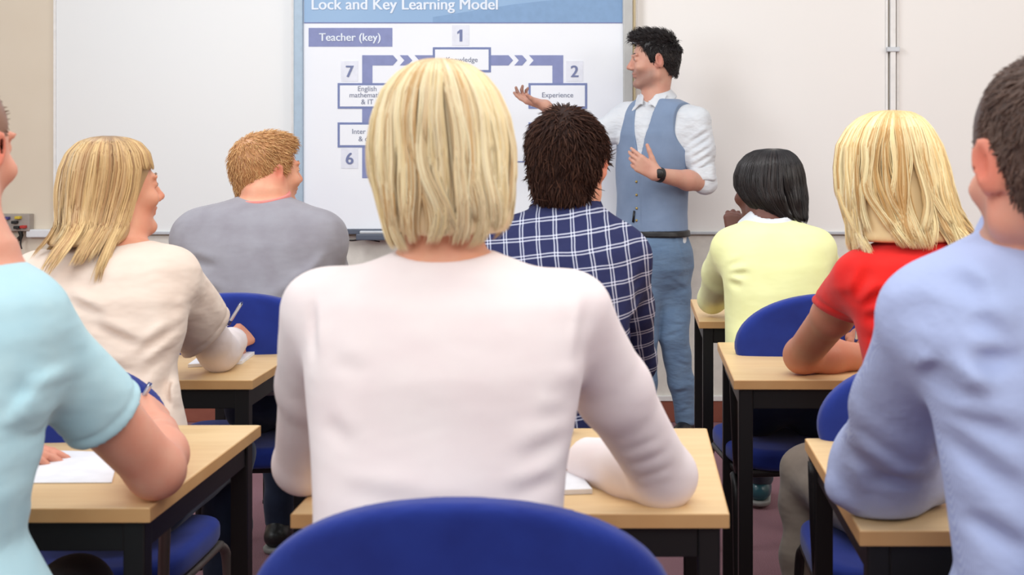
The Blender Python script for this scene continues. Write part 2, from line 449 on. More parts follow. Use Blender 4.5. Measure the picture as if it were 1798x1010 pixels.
def add_head(S, c, R, sc, neck_base, neck_r=.056, nose=1., k=.015, female=False):
    c = np.asarray(c, float); L = lambda x, y, z: c+R@(np.array([x, y, z])*sc)
    S.ell(L(0, -.014, .032), np.array([.074, .096, .083])*sc, R, .02)
    S.ell(L(0, .026, -.022), np.array([.060, .066, .088])*sc, R, .025)
    jw = .046 if female else .052
    for sx in (-1, 1):
        S.cone(L(sx*jw, .0, -.058), L(sx*.014, .072, -.094), .019*sc, .017*sc, .02)
        S.cone(L(sx*.06, .004, -.01), L(sx*jw, .0, -.06), .014*sc, .018*sc, .02)
        S.ell(L(sx*.038, .068, -.024), np.array([.022, .02, .018])*sc, R, .02)         # cheekbone
        S.ell(L(sx*.030, .090, .010), np.array([.017, .013, .011])*sc, R, .010, 's')   # eye socket
        S.ell(L(sx*.030, .078, .010), np.array([.014, .0125, .011])*sc, R, .003)       # lidded eye
        S.cone(L(sx*.012, .090, .028), L(sx*.044, .080, .030), .007*sc, .006*sc, .01)  # brow
        Re = R@np.array(Matrix.Rotation(math.radians(-sx*22), 3, 'Z'))@np.array(Matrix.Rotation(math.radians(-12), 3, 'X'))
        S.ell(L(sx*.082, -.012, .000), np.array([.0075, .020, .033])*sc, Re, .003)      # ear
        S.ell(L(sx*.0905, -.008, .004), np.array([.0065, .011, .020])*sc, Re, .003, 's')
        S.ell(L(sx*.077, -.002, -.024), np.array([.006, .008, .010])*sc, Re, .005)
    S.cone(L(0, .088, .018), L(0, .108, -.020), .007*sc, .0105*sc*nose, .010)
    S.ell(L(0, .108, -.022), np.array([.0098, .011, .009])*sc*nose, R, .006)
    for sx in (-1, 1): S.ell(L(sx*.011, .098, -.027), np.array([.008, .011, .008])*sc, R, .005)
    S.ell(L(0, .087, -.049), np.array([.024, .011, .006])*sc, R, .008)
    S.ell(L(0, .084, -.062), np.array([.020, .011, .006])*sc, R, .008)
    S.ell(L(0, .098, -.0555), np.array([.020, .006, .0016])*sc, R, .003, 's')
    S.ell(L(0, .078, -.094), np.array([.020, .018, .016])*sc, R, .012)
    S.cone(L(0, -.028, -.035), neck_base, neck_r*sc*.98, neck_r*1.08, .03)
def head_attrs(c, R, sc, stub=0., face_red=0.):
    def fn(V):
        q = (V-c)@R/sc; x, y, z = q.T
        lips = np.exp(-((x/.022)**2+((y-.098)/.02)**2+((z+.0555)/.010)**2))
        ear = np.exp(-(((np.abs(x)-.082)/.014)**2+((y+.008)/.028)**2+(z/.036)**2))
        nose = .4*np.exp(-((x/.02)**2+((y-.115)/.02)**2+((z+.02)/.015)**2))
        red = np.clip(lips+ear*.9+nose+face_red, 0, 1)
        st = np.zeros(len(V))
        if stub:
            st = stub*np.clip((y+.005)/.03, 0, 1)*np.clip((-z-.025)/.02, 0, 1)*np.clip((z+.125)/.02, 0, 1)*(1-lips)
            st *= 1-.75*np.exp(-(((np.abs(x)-.04)/.02)**2+((z+.03)/.018)**2))
        return {'redness': red, 'stubble': st}
    return fn
def add_hand(S, wrist, d, n, side, curl=(35, 40, 45, 50), thumb=(.55, .75, .3), sc=1., spread=.0, k1=.004, thumb_bend=.3):
    """d: direction of the fingers, n: direction the palm faces, side: +1/-1 = side of the thumb"""
    w = np.asarray(wrist, float); d = np.asarray(d, float); d = d/np.linalg.norm(d)
    n = np.asarray(n, float); n = n-(n@d)*d; n /= np.linalg.norm(n); lat = np.cross(d, n)*side
    offs = (.029, .010, -.009, -.027); ln = (.070, .078, .072, .056); pl = (.088, .091, .087, .080)
    for i in range(4):
        kn = w+(d*pl[i]+lat*offs[i])*sc
        S.cone(w+lat*offs[i]*.55*sc+d*.006, kn, .0155*sc, .0115*sc, .014)
        cur = kn; ang = 0
        dd0 = d+lat*offs[i]*spread*20; dd0 /= np.linalg.norm(dd0)
        for j, (fr, bend) in enumerate(((.44, .8), (.31, 1.0), (.25, .7))):
            ang += math.radians(curl[i])*bend
            dd = dd0*math.cos(ang)+n*math.sin(ang); nx = cur+dd*ln[i]*fr*sc
            r0 = (.0095, .0085, .0078)[j]; r1 = (.0085, .0078, .0066)[j]
            S.cone(cur, nx, r0*sc*(.92 if i == 3 else 1), r1*sc*(.92 if i == 3 else 1), k1 if j else .005); cur = nx
    tb = w+(d*.022+lat*.024+n*.006)*sc
    td = lat*thumb[0]+d*thumb[1]+n*thumb[2]; td /= np.linalg.norm(td)
    a = tb; S.cone(w+lat*.01*sc, a, .017*sc, .0155*sc, .012)
    for j, l in enumerate((.040, .032, .026)):
        dirn = td+(d*.35+n*.5)*thumb_bend*j; dirn /= np.linalg.norm(dirn)
        b = a+dirn*l*sc; S.cone(a, b, (.0145, .0115, .0098)[j]*sc, (.0118, .0098, .0078)[j]*sc, .005); a = b

# ------------------------------------------------------------------ hair
def locks_mesh(paths, widths, thick, nrm):
    """paths (N,K,3), nrm (N,K,3) outward normal; a three-sided tapered lock along each"""
    N, K, _ = paths.shape
    tan = np.gradient(paths, axis=1); tan /= np.linalg.norm(tan, axis=2, keepdims=True)+1e-9
    side = np.cross(tan, nrm); side /= np.linalg.norm(side, axis=2, keepdims=True)+1e-9
    up = np.cross(side, tan)
    t = np.linspace(0, 1, K); tp = np.clip(np.minimum((t+.04)/.08, 1), .3, 1)*np.sqrt(np.clip(1-t**4, .0, 1))+.03
    w = widths[:, None, None]*tp[None, :, None]; hh = thick*w
    V = np.stack([paths-side*w-up*hh*.3, paths+up*hh, paths+side*w-up*hh*.3], 2).reshape(-1, 3)
    b = (np.arange(N)[:, None]*K+np.arange(K-1)[None]).reshape(-1)*3
    f = [np.stack([b+i, b+(i+1) % 3, b+3+(i+1) % 3, b+3+i], 1) for i in range(3)]
    along = np.tile(np.repeat(t, 3), N)
    return V, np.concatenate(f), along
def join_np(parts):
    Vs, Fs, As, o = [], [], [], 0
    for V, Fq, a in parts: Vs.append(V); Fs.append(Fq+o); As.append(a); o += len(V)
    return np.concatenate(Vs), np.concatenate(Fs), np.concatenate(As)
def long_hair(parent, mat, rows, n, seed, face=None, face_sdf=None, wave=.0, flick=0., K=18, width=.0022, clumps=46, ragged=.16,
              layers=(1., .985, .965, .93), base_k=.93, flick_fn=None, cut_low=None, drift=.10, clumping=.25):
    r = np.random.RandomState(seed)
    R = np.array(pxrows(rows)); order = np.argsort(-R[:, 0]); R = R[order]
    # resample by arc length of the outline so that locks are even over the crown
    seg = np.hypot(np.diff(R[:, 0]), np.diff(R[:, 3])); s = np.r_[0, np.cumsum(seg)]; s /= s[-1]
    ss = np.linspace(0, 1, 200); T = np.stack([np.interp(ss, s, R[:, i]) for i in range(5)], 1)
    ker = np.hanning(11); ker /= ker.sum()
    T = np.stack([np.convolve(np.pad(T[:, i], 5, mode='reflect', reflect_type='odd'), ker, 'valid') for i in range(5)], 1)
    T[:, 3:] = np.maximum(T[:, 3:], .002)
    cth = (np.arange(clumps)+r.rand(clumps)*.8)/clumps*2*np.pi; cph = r.rand(clumps)*6.28
    cend = 1-r.rand(clumps)*ragged; cdr = r.randn(clumps)*drift; ctone = r.rand(clumps)
    NF = clumps*6; fth = r.rand(NF)*2*np.pi; fv = .55+.45*r.rand(NF); ftone = r.rand(NF)
    th = r.rand(n)*2*np.pi
    fi = np.argmin(np.abs((th[:, None]-fth[None]+np.pi) % (2*np.pi)-np.pi), 1)
    ci = np.argmin(np.abs((fth[fi][:, None]-cth[None]+np.pi) % (2*np.pi)-np.pi), 1)
    dth = (fth[fi]-th+np.pi) % (2*np.pi)-np.pi; dc = (cth[ci]-th+np.pi) % (2*np.pi)-np.pi
    outer = r.rand(NF)[fi] < .45                                  # outer layers are cut shorter
    lay = np.where(outer, layers[0]+.012*r.rand(n), np.array(layers)[r.randint(len(layers), size=n)])+r.randn(n)*.008
    v0 = r.rand(n)*.10*(r.rand(n) < .7); v1 = np.clip(np.where(outer, fv[fi], 1)*cend[ci]-r.rand(n)*ragged*.5, .3, 1)
    t = np.linspace(0, 1, K)[None]
    def shape(v):
        vv = np.clip(v*1.5-.35, 0, 1)
        ang = th[:, None]+dth[:, None]*.7*np.clip((v-.1)/.9, 0, 1)**.8+dc[:, None]*clumping*np.clip((v-.3)/.7, 0, 1)+cdr[ci][:, None]*v*v+(r0*.05)[:, None]*v
        ang = ang+wave*np.sin(2*np.pi*1.15*v+cph[ci][:, None])*vv+wave*.35*np.sin(2*np.pi*2.3*v+ftone[fi][:, None]*6.28)*vv
        g = [np.interp(v, ss, T[:, i]) for i in range(5)]
        rad = lay[:, None]*(1+.030*np.sin(2*np.pi*1.6*v+cph[ci][:, None]*1.7)*vv+.012*np.sin(2*np.pi*2.1*v+ftone[fi][:, None]*9)*vv)
        endf = np.clip((v-(v1[:, None]-.22))/.22, 0, 1)**2
        fl = (flick if flick_fn is None else flick_fn(ang))*np.clip((v1[:, None]-.68)/.22, 0, 1)
        rad = rad+fl*endf*(.5+.9*np.abs(np.sin(cph[ci][:, None]*3)))
        cx_, sx_ = np.cos(ang), np.sin(ang)
        nr = np.stack([cx_/g[3], sx_/g[4], np.zeros_like(cx_)], 2); nr /= np.linalg.norm(nr, axis=2, keepdims=True)
        topf = np.clip(1-v*3.2, 0, 1)[..., None]; nr = nr*(1-topf)+np.array([0, 0, 1.])*topf; nr /= np.linalg.norm(nr, axis=2, keepdims=True)
        return np.stack([g[1]+g[3]*cx_*rad, g[2]+g[4]*sx_*rad, g[0]+endf*np.abs(fl)*.02], 2), nr
    r0 = r.randn(n)
    paths, nr = shape(v0[:, None]+(v1-v0)[:, None]*t)
    keep = np.ones(n, bool)
    if face is not None:                                          # strands that would cross the face stop at its edge (fringe)
        bad = face(paths.reshape(-1, 3)).reshape(n, K)
        first = np.where(bad.any(1), bad.argmax(1)-1, K-1)
        v1 = v0+(v1-v0)*first/(K-1); keep = first >= 3
        paths, nr = shape(v0[:, None]+(v1-v0)[:, None]*t)
    paths, nr = paths[keep], nr[keep]
    wd_ = width*(.6+r.rand(keep.sum())*.9)
    tone = np.clip(.45*ctone[ci]+.35*ftone[fi]+.3*r.rand(n)-.05, 0, 1)[keep]
    A = locks_mesh(paths, wd_, .55, nr)
    S = SDF(); rr = [(a, b, c, w*base_k, d*base_k) for a, b, c, w, d in T[::6]]
    S.add(torso_fn(rr, p=2.), 0)
    zc = T[-1, 0]+(T[0, 0]-T[-1, 0])*(.10 if cut_low is None else cut_low)
    S.plane((0, 0, zc), (0, 0, -1), .01)
    if face_sdf is not None: face_sdf(S)
    lo = np.array([T[:, 1].min()-T[:, 3].max()-.03, T[:, 2].min()-T[:, 4].max()-.03, T[-1, 0]-.03]); hi = np.array([T[:, 1].max()+T[:, 3].max()+.03, T[:, 2].max()+T[:, 4].max()+.03, T[0, 0]+.03])
    V, Fq = S.mesh(lo, hi, .006)
    nv = len(V); V, Fq, a = join_np([A, (V, Fq, np.full(len(V), .10))])
    return link('hair', mesh_np('hair', V, Fq, {'along': a, 'tone': np.r_[np.repeat(tone, K*3), np.full(nv, .45)]}), mat, parent)
def short_hair(parent, mat, c, R, sc, hairline, n=2600, length=.022, thick=.010, seed=1, lift=.35, width=.0012, comb=None, skull=(.0755, .098, .085), top_extra=0., cover=None):
    r = np.random.RandomState(seed)
    c = np.asarray(c, float)
    S = SDF(); L = lambda x, y, z: c+R@(np.array([x, y, z])*sc)
    S.ell(L(0, -.014, .032), (np.array(skull)+thick)*sc, R, .02)
    S.ell(L(0, -.045, -.02), (np.array([.058, .055, .055])+thick*.6)*sc, R, .03)
    S.ell(L(0, -.046, -.06), (np.array([.048, .042, .045])+thick*.5)*sc, R, .03)
    if top_extra: S.ell(L(0, .035, .088), np.array([.055, .055, .03+top_extra])*sc, R, .03)
    hy = np.array([h[0] for h in hairline]); hz = np.array([h[1] for h in hairline])
    S.add(lambda p: (np.interp(((p-c)@R/sc)[:, 1], hy, hz)-((p-c)@R/sc)[:, 2])*.7*sc, .006, op='i')
    for sx in (-1, 1): S.ell(L(sx*.086, -.008, -.004), np.array([.016, .021, .032])*sc, R, .004, 's')
    S.disp(wob(.0015, 60, seed))
    V, Fq = S.mesh(c-.17, c+.17, .005)
    me = mesh_np('tmp', V, Fq); vn = np.zeros(len(V)*3, np.float32); me.vertices.foreach_get('normal', vn); vn = vn.reshape(-1, 3); bpy.data.meshes.remove(me)
    q = (V-c)@R/sc
    ok = np.where((((vn@R)*np.array([0, -.3, 1])).sum(1) > -.75) & (q[:, 2] > np.interp(q[:, 1], hy, hz)-.004))[0]
    pk = r.choice(ok, n); base = V[pk]-vn[pk]*.004; nn = vn[pk]; ql = q[pk]
    whorl = np.array([.006, -.085, .085])
    if comb is None:
        dirl = ql-whorl; dirl[:, 2] -= .03; dirl /= np.linalg.norm(dirl, axis=1, keepdims=True)+1e-6
    else: dirl = comb(ql)
    dirl = dirl+r.randn(n, 3)*(.28+1.2*np.exp(-((ql-whorl)**2).sum(1)/.0004))[:, None]
    dw = dirl@R.T; dw -= (dw*nn).sum(1, keepdims=True)*nn; dw /= np.linalg.norm(dw, axis=1, keepdims=True)+1e-6
    ln = length*sc*(.6+.7*r.rand(n)); lf = lift*(.5+r.rand(n))
    if cover is not None: ln = ln*cover(ql)
    K = 5; t = np.linspace(0, 1, K)[None, :, None]
    paths = base[:, None]+ln[:, None, None]*(dw[:, None]*t+nn[:, None]*(lf[:, None, None]*t*(1.25-.75*t)))+np.zeros((n, K, 3))
    A = locks_mesh(paths, width*(.7+.6*r.rand(n)), .6, np.repeat(nn[:, None], K, 1))
    nv = len(V); V, Fq, a = join_np([A, (V, Fq, np.full(len(V), .08))])
    return link('hair', mesh_np('hair', V, Fq, {'along': a, 'tone': np.r_[np.repeat(r.rand(n), K*3), np.full(nv, .5)]}), mat, parent)

# ------------------------------------------------------------------ the room
WY = 6.25
def wx(px, Y=WY): return (px-CX)*Y/F_PX
def wz(py, Y=WY): return CAM_H-(py-CY)*Y/F_PX
struct(MB().box((-3.9, -1.2, -.1), (3.9, WY+.1, 0), 0).done('floor', M['carpet']))
struct(MB().box((-3.9, WY, 0), (3.9, WY+.12, 2.9), 0).done('wall_back', M['wall']))
struct(MB().box((-4.0, -1.2, 0), (-3.9, WY+.12, 2.9), 0).done('wall_left', M['wall']))
struct(MB().box((3.9, -1.2, 0), (4.0, WY+.12, 2.9), 0).done('wall_right', M['wall']))
struct(MB().box((-4.0, -1.3, 0), (4.0, -1.2, 2.9), 0).done('wall_rear', M['wall']))
struct(MB().box((-3.9, WY-.018, 0), (3.9, WY, wz(703)), .004).done('baseboard_back', M['skirt']))
struct(MB().box((-3.9, WY-.024, wz(703)), (3.9, WY, wz(694)), .003).done('trim_1', M['whitetrim']))
struct(MB().box((wx(160), WY-.006, wz(694)), (3.9, WY, wz(414)), 0).done('trim_2', M['lower']))
def whiteboard(x0, x1, label, mat, topz=2.62):
    t = thing('whiteboard', label, 'whiteboard', ((x0+x1)/2, WY, 0))
    w = (x1-x0)/2; zb = wz(411)
    MB().box((-w, -.020, zb+.012), (w, -.0, topz), .002).done('panel', mat, t)
    MB().box((-w, -.034, zb), (w, 0, zb+.013), .002).done('bottom_rail', M['alu'], t)
    MB().box((-w, -.03, topz), (w, 0, topz+.014), .002).done('top_rail', M['alu'], t)
    MB().box((-w-.012, -.026, zb), (-w, 0, topz), .002).done('edge_strip', M['whitetrim'], t)
    MB().box((w, -.026, zb), (w+.012, 0, topz), .002).done('edge_strip', M['whitetrim'], t)
    return t
whiteboard(wx(102), wx(514), 'white wall board left of the slide board, behind the grey-sweater man', M['board'])
whiteboard(wx(1119), wx(1553), 'warm white wall board behind the standing teacher and the dark-haired woman', M['boardw'])
whiteboard(wx(1577), 3.6, 'white wall board right of the vertical joint rail, behind the blue-shirt man', M['boardw'])
t = thing('joint_rail', 'slim vertical white rail with a clip between two wall boards', 'rail', (wx(1565), WY, 0))
MB().box((-.012, -.05, wz(411)), (.012, 0, 2.62), .003).done('upright', M['whitetrim'], t)
MB().box((-.03, -.056, wz(92)), (.03, -.02, wz(84)), .002).done('clip', M['alu'], t)

# slide board
SY = WY-.07
t = thing('slide_board', 'large board showing the Lock and Key Learning Model slide', 'screen', (0, 0, 0))
sx0, sx1, sz0, sz1 = wx(533, SY), wx(1094, SY), wz(402, SY), 2.62
MB().box((sx0, SY, sz0), (sx1, WY-.005, sz1), .001).done('slide', M['slide'], t)
MB().box((wx(517, SY), SY-.02, sz0-.02), (sx0, WY-.005, sz1), .006).done('side_frame', M['blueframe'], t)
m = MB().box((sx1, SY-.02, sz0-.02), (wx(1111, SY), WY-.005, sz1), .006).done('side_frame', M['greyframe'], t)
MB().box((wx(1111, SY), SY-.01, sz0-.02), (wx(1116, SY), WY-.005, sz1), .002).done('edge_strip', M['tan'], t)
MB().box((sx0, SY-.02, sz0-.024), (sx1, WY-.005, sz0), .004).done('bottom_frame', M['dframe'], t)
e = .0015
def srect(m, x0, y0, x1, y1, lay=1): m.box((wx(x0, SY), SY-e*lay, wz(y1, SY)), (wx(x1, SY), SY+.001, wz(y0, SY)), 0); return m
srect(MB(), 534, -96, 1093, 39).done('title_band', M['slideblue'], t)
m = MB(); m.poly([(wx(x, SY), wz(y, SY)) for x, y in ((760, 30), (900, 8), (1093, -14), (1093, 39), (760, 39))], SY-e*1.4, SY)
m.done('title_sweep', M['slidemid'], t)
srect(MB(), 534, 39, 1093, 41, 1.5).done('title_rule', M['violet'], t)
srect(MB(), 542, 49, 689, 82).done('caption_box', M['purple'], t)
def text(s, x, y, h, mat, name='lettering', bold=.0, align='CENTER', lay=2.2, sx=1.):
    c = bpy.data.curves.new(name, 'FONT'); c.body = s; c.size = h*1.38*SY/F_PX; c.align_x = align; c.extrude = .0003
    c.resolution_u = 4
    c.materials.append(mat); to = bpy.data.objects.new('tmp', c); COL.objects.link(to)
    me = bpy.data.meshes.new_from_object(to.evaluated_get(bpy.context.evaluated_depsgraph_get())); bpy.data.objects.remove(to); bpy.data.curves.remove(c)
    if bold:                                             # heavier strokes
        bm = bmesh.new()
        for q in (-1, 0, 1):
            n0 = len(bm.verts); bm.from_mesh(me); bm.verts.ensure_lookup_table()
            for v in bm.verts[n0:]: v.co.x += q*bold*.55*SY/F_PX; v.co.y += (q % 2)*bold*.3*SY/F_PX; v.co.z += (q+1)*.0005
        bm.to_mesh(me); bm.free()
    o = bpy.data.objects.new(name, me); COL.objects.link(o); o.parent = t
    o.location = (wx(x, SY), SY-e*lay, wz(y, SY)); o.rotation_euler = (math.pi/2, 0, 0); o.scale = (sx, 1, 1)
text('Lock and Key Learning Model', 546, 17, 20, M['ltext'], 'title_lettering', 1.3, 'LEFT', 2.2, .99)
text('Teacher (key)', 615, 72, 14, M['ltext'], 'caption_lettering', .9)
def spoly(m, pts, lay=1): m.poly([(wx(x, SY), wz(y, SY)) for x, y in pts], SY-e*lay, SY+.001); return m
spoly(MB(), [(636, 97), (690, 97), (698, 106), (690, 115), (654, 115), (654, 313), (636, 313)]).done('flow_arrow', M['purple'], t)
spoly(MB(), [(702, 97), (716, 97), (724, 106), (716, 115), (702, 115), (710, 106)]).done('flow_arrow', M['purple'], t)
spoly(MB(), [(728, 97), (762, 97), (762, 115), (728, 115), (736, 106)]).done('flow_arrow', M['purple'], t)
spoly(MB(), [(862, 97), (893, 97), (901, 106), (893, 115), (862, 115)]).done('flow_arrow', M['purple'], t)
spoly(MB(), [(903, 97), (917, 97), (925, 106), (917, 115), (903, 115), (911, 106)]).done('flow_arrow', M['purple'], t)
spoly(MB(), [(929, 97), (989, 97), (989, 147), (970, 147), (970, 115), (929, 115), (937, 106)]).done('flow_arrow', M['purple'], t)
spoly(MB(), [(970, 190), (989, 190), (989, 313), (970, 313)]).done('flow_arrow', M['purple'], t)
for (x0, y0, x1, y1) in ((760, 83, 862, 127), (593, 146, 700, 191), (593, 215, 700, 259), (928, 146, 1031, 191), (928, 215, 1031, 259), (880, 283, 925, 300)):
    if y0 == 283: srect(MB(), x0, y0, x1, y0+2, 2).done('rule_line', M['violet'], t); continue
    srect(MB(), x0, y0, x1, y1, 1.6).done('box_border', M['violet'], t)
    srect(MB(), x0+4, y0+4, x1-4, y1-4, 2.0).done('box_fill', M['slide'], t)
for s, x, y in (('1', 809, 62), ('7', 614, 125), ('6', 614, 278), ('2', 1009, 125)):
    srect(MB(), x-15, y-18, x+15, y+18, 1.2).done('number_tile', M['slidebox'], t)
    if s == '1': srect(MB(), 807, 52, 812, 73, 2).done('number_stem', M['numtext'], t); spoly(MB(), [(803, 56), (808, 52), (808, 57), (803, 60)], 2.1).done('number_flag', M['numtext'], t)
    else: text(s, x, y+10.5, 21, M['numtext'], 'number_lettering', 1.3)
text('Knowledge', 811, 109, 9, M['dtext'], bold=.1)
text('English', 645, 160, 9, M['dtext'], bold=.1); text('mathematics', 645, 171, 9, M['dtext'], bold=.1); text('& IT', 645, 183, 9, M['dtext'], bold=.1)
text('Inter', 630, 235, 9, M['dtext'], bold=.1); text('& dis', 642, 248, 9, M['dtext'], bold=.1)
text('Experience', 979, 171, 9, M['dtext'], bold=.1)
# tray and cable under the board
t2 = thing('pen_tray', 'grey plastic pen tray under the slide board', 'tray', (0, 0, 0))
MB().box((wx(634), WY-.12, wz(419)), (wx(700), WY-.004, wz(408)), .006).done('tray_body', M['dframe'], t2)
MB().box((wx(640), WY-.115, wz(408)), (wx(695), WY-.06, wz(403)), .004).done('tray_lid', M['alu'], t2)
tag(MB().tube(arc([(wx(585), WY-.012, wz(412)), (wx(600), WY-.014, wz(419)), (wx(618), WY-.014, wz(422)), (wx(640), WY-.014, wz(420)), (wx(668), WY-.014, wz(424))]), .003, 8).done('cable', M['blackp']),
    'thin dark cable looping under the slide board', 'cable')
# sockets at the left
t2 = thing('socket_box', 'grey wall socket box with coloured plugs at far left', 'socket', (wx(34), WY, wz(390)))
k_ = WY/F_PX
MB().box((-28*k_, -.05, -15*k_), (26*k_, 0, 15*k_), .004).done('plate', M['socketgrey'], t2)
for dx, dy, mt in ((-12, -8, 'bluep'), (8, -9, 'yellowp'), (2, -1, 'blackp'), (6, 8, 'blackp'), (17, 7, 'redp'), (-16, 6, 'white')):
    MB().box(((dx-4)*k_, -.075, (-dy-2.5)*k_), ((dx+5)*k_, -.045, (-dy+2.5)*k_), .003).done('plug', M[mt], t2)
for i, (pts, lb) in enumerate(((((40, 405), (42, 415), (30, 423), (14, 421), (8, 410), (12, 402)), 'thick black cable looping below the wall socket box'),
                         (((46, 404), (40, 418), (26, 428), (10, 430), (2, 424), (8, 416)), 'thin black cable hanging lowest under the wall socket box'),
                         (((44, 404), (45, 415), (44, 428), (46, 436)), 'short straight black cable dangling from the wall socket box'))):
    tag(MB().tube(arc([(wx(x), WY-.03-.008*i, wz(y)) for x, y in pts]), (.010, .005, .004)[i], 8).done('cable', M['blackp']), lb, 'cable')
tag(MB().box((wx(53), WY-.045, wz(416)), (wx(96), WY-.03+.03, wz(402)), .006).done('trunking_box', M['white']), 'small white plastic box on the wall beside the sockets', 'box')

# ------------------------------------------------------------------ desks and chairs
DW, DD, DZ = .666, .61, .74
def make_desk():
    t = thing('desk', 'x', 'desk')
    top = MB().box((-DW/2, 0, DZ-.024), (DW/2, DD, DZ), .003).done('tabletop', M['wood'], t)
    MB().box((-DW/2-.0012, -.0012, DZ-.0225), (DW/2+.0012, DD+.0012, DZ-.0015), .0008).done('edge_band', M['woodedge'], top)
    ins, lw = .012, .034
    for sx in (0, 1):
        for sy in (0, 1):
            x = -DW/2+ins if not sx else DW/2-ins-lw; y = ins if not sy else DD-ins-lw
            lg = MB().box((x, y, .01), (x+lw, y+lw, DZ-.0245), .003).done('leg', M['black'], t)
            MB().box((x-.001, y-.001, 0), (x+lw+.001, y+lw+.001, .014), .002).done('foot_cap', M['blackp'], lg)
    x0, x1, y0, y1 = -DW/2+ins+lw, DW/2-ins-lw, ins+lw, DD-ins-lw; z0, z1 = DZ-.072, DZ-.0245
    for lo, hi in (((x0, ins+.004, z0), (x1, ins+lw-.004, z1)), ((x0, DD-ins-lw+.004, z0), (x1, DD-ins-.004, z1)),
                   ((-DW/2+ins+.004, y0, z0), (-DW/2+ins+lw-.004, y1, z1)), ((DW/2-ins-lw+.004, y0, z0), (DW/2-ins-.004, y1, z1))):
        MB().box(lo, hi, .002).done('rail', M['black'], t)
    return t
def copy_tree(o, parent=None):
    c = o.copy(); COL.objects.link(c)
    if parent: c.parent = parent
    for ch in list(o.children): copy_tree(ch, c)
    return c
desk0 = make_desk()
desks = [(-.186, 2.02, 0, 'beech desk under the pink-top blonde woman, in the middle of the nearest row'),
         (-.746-DW/2, 2.05, 0, 'beech desk with white paper under the cyan-shirt man'),
         (.332+DW/2, 1.93, 0, 'beech desk under the elbow of the blue-shirt man'),
         (-.908-DW/2, 3.17, 0, 'beech desk where the cream-top woman is writing'),
         (-.30, 3.19, 0, 'beech desk in front of the checked-shirt man, hidden behind the pink-top woman'),
         (.244+DW/2, 3.17, 0, 'beech desk under the bare arm of the red-top woman'),
         (-1.02, 4.25, 0, 'beech desk in front of the grey-sweater man, hidden behind him'),
         (.214+DW/2, 4.23, 0, 'small-looking beech desk under the yellow-sweater woman, next to the teacher')]
for i, (x, y, r, lb) in enumerate(desks):
    d = desk0 if i == 0 else copy_tree(desk0)
    d.location = (x, y, 0); d.rotation_euler = (0, 0, r); d['label'] = lb; d['group'] = 'classroom desks'

def make_chair():
    t = thing('chair', 'x', 'chair')
    S = SDF()
    def back(p):
        x = p[:, 0]; z = p[:, 2]-.765; y = p[:, 1]-(.10*(x/.25)**2*.45)+.12*(z)*.6
        a = (np.abs(x/.248)**2.15+np.abs(z/.142)**2.0)**(1/2.1)
        q = (a-1)*.16; w = np.abs(y)-.019
        q0 = np.maximum(q+.016, 0); w0 = np.maximum(w+.008, 0)
        return np.minimum(np.maximum(q+.016, w+.008), 0)+np.sqrt(q0*q0+w0*w0)-.014
    S.add(back, 0)
    part('backrest', S, (-.28, -.12, .58), (.28, .16, .94), M['chair'], t, .006)
    S = SDF()
    def seat(p):
        x = p[:, 0]; y = p[:, 1]-.30; z = p[:, 2]-.435-.05*(x/.25)**2*.2+np.maximum(y-.1, 0)**2*.6
        a = (np.abs(x/.235)**4+np.abs(y/.225)**4)**.25; q = (a-1)*.2; w = np.abs(z)-.025
        q0 = np.maximum(q+.02, 0); w0 = np.maximum(w+.016, 0)
        return np.minimum(np.maximum(q+.02, w+.016), 0)+np.sqrt(q0*q0+w0*w0)-.02
    S.add(seat, 0)
    part('seat', S, (-.28, .03, .36), (.28, .58, .52), M['chair'], t, .006)
    MB().box((-.19, .11, .388), (.19, .49, .412), .01).done('seat_pan', M['blackp'], t)
    for s in (-1, 1):
        x = s*.215
        MB().tube(arc([(x, .47, .40), (x*1.03, .50, .36), (x*1.05, .505, .2), (x*1.06, .51, .0)]), .011).done('leg', M['black'], t)
        MB().tube(arc([(x*1.08, .12, .40), (x*1.1, .075, .36), (x*1.1, .06, .2), (x*1.12, .03, .0)]), .011).done('leg', M['black'], t)
        MB().tube([(x, .12, .40), (x, .47, .40)], .010).done('seat_rail', M['black'], t)
        MB().tube(arc([(x*1.0, .14, .395), (x*1.12, .04, .45), (x*1.17, .015, .56), (x*1.19, .02, .70)]), .011).done('back_post', M['black'], t)
        MB().box((s*.205, .012, .695), (s*.262, .05, .728), .006).done('bracket', M['blackp'], t)
    return t
chair0 = make_chair()
chairs = [(-.196, 1.49, 0, 'blue upholstered chair with rounded back, nearest, behind the pink-top woman', 'black'),
          (.655, 1.42, 0, 'blue chair with only its top edge showing behind the blue-shirt man', 'black'),
          (-1.145, 2.52, .0, 'blue chair with taupe legs under the cream-top woman', 'taupe'),
          (-.36, 2.54, 0, 'blue chair of the checked-shirt man, hidden behind the pink-top woman', 'black'),
          (.60, 2.50, 0, 'blue chair with dark legs under the khaki-trousered red-top woman', 'black'),
          (-1.07, 3.57, .06, 'blue chair behind the back of the grey-sweater man', 'black'),
          (.525, 3.55, .14, 'blue chair with black bracket under the yellow-sweater woman', 'black')]
for i, (x, y, r, lb, fm) in enumerate(chairs):
    c = chair0 if i == 0 else copy_tree(chair0)
    c.location = (x, y, 0); c.rotation_euler = (0, 0, r); c['label'] = lb; c['group'] = 'blue classroom chairs'
    if fm == 'taupe':
        for ch in c.children:
            if ch.name.split('.')[0] in ('leg', 'seat_rail', 'back_post'):
                ch.data = ch.data.copy(); ch.data.materials.clear(); ch.data.materials.append(M['taupe'])

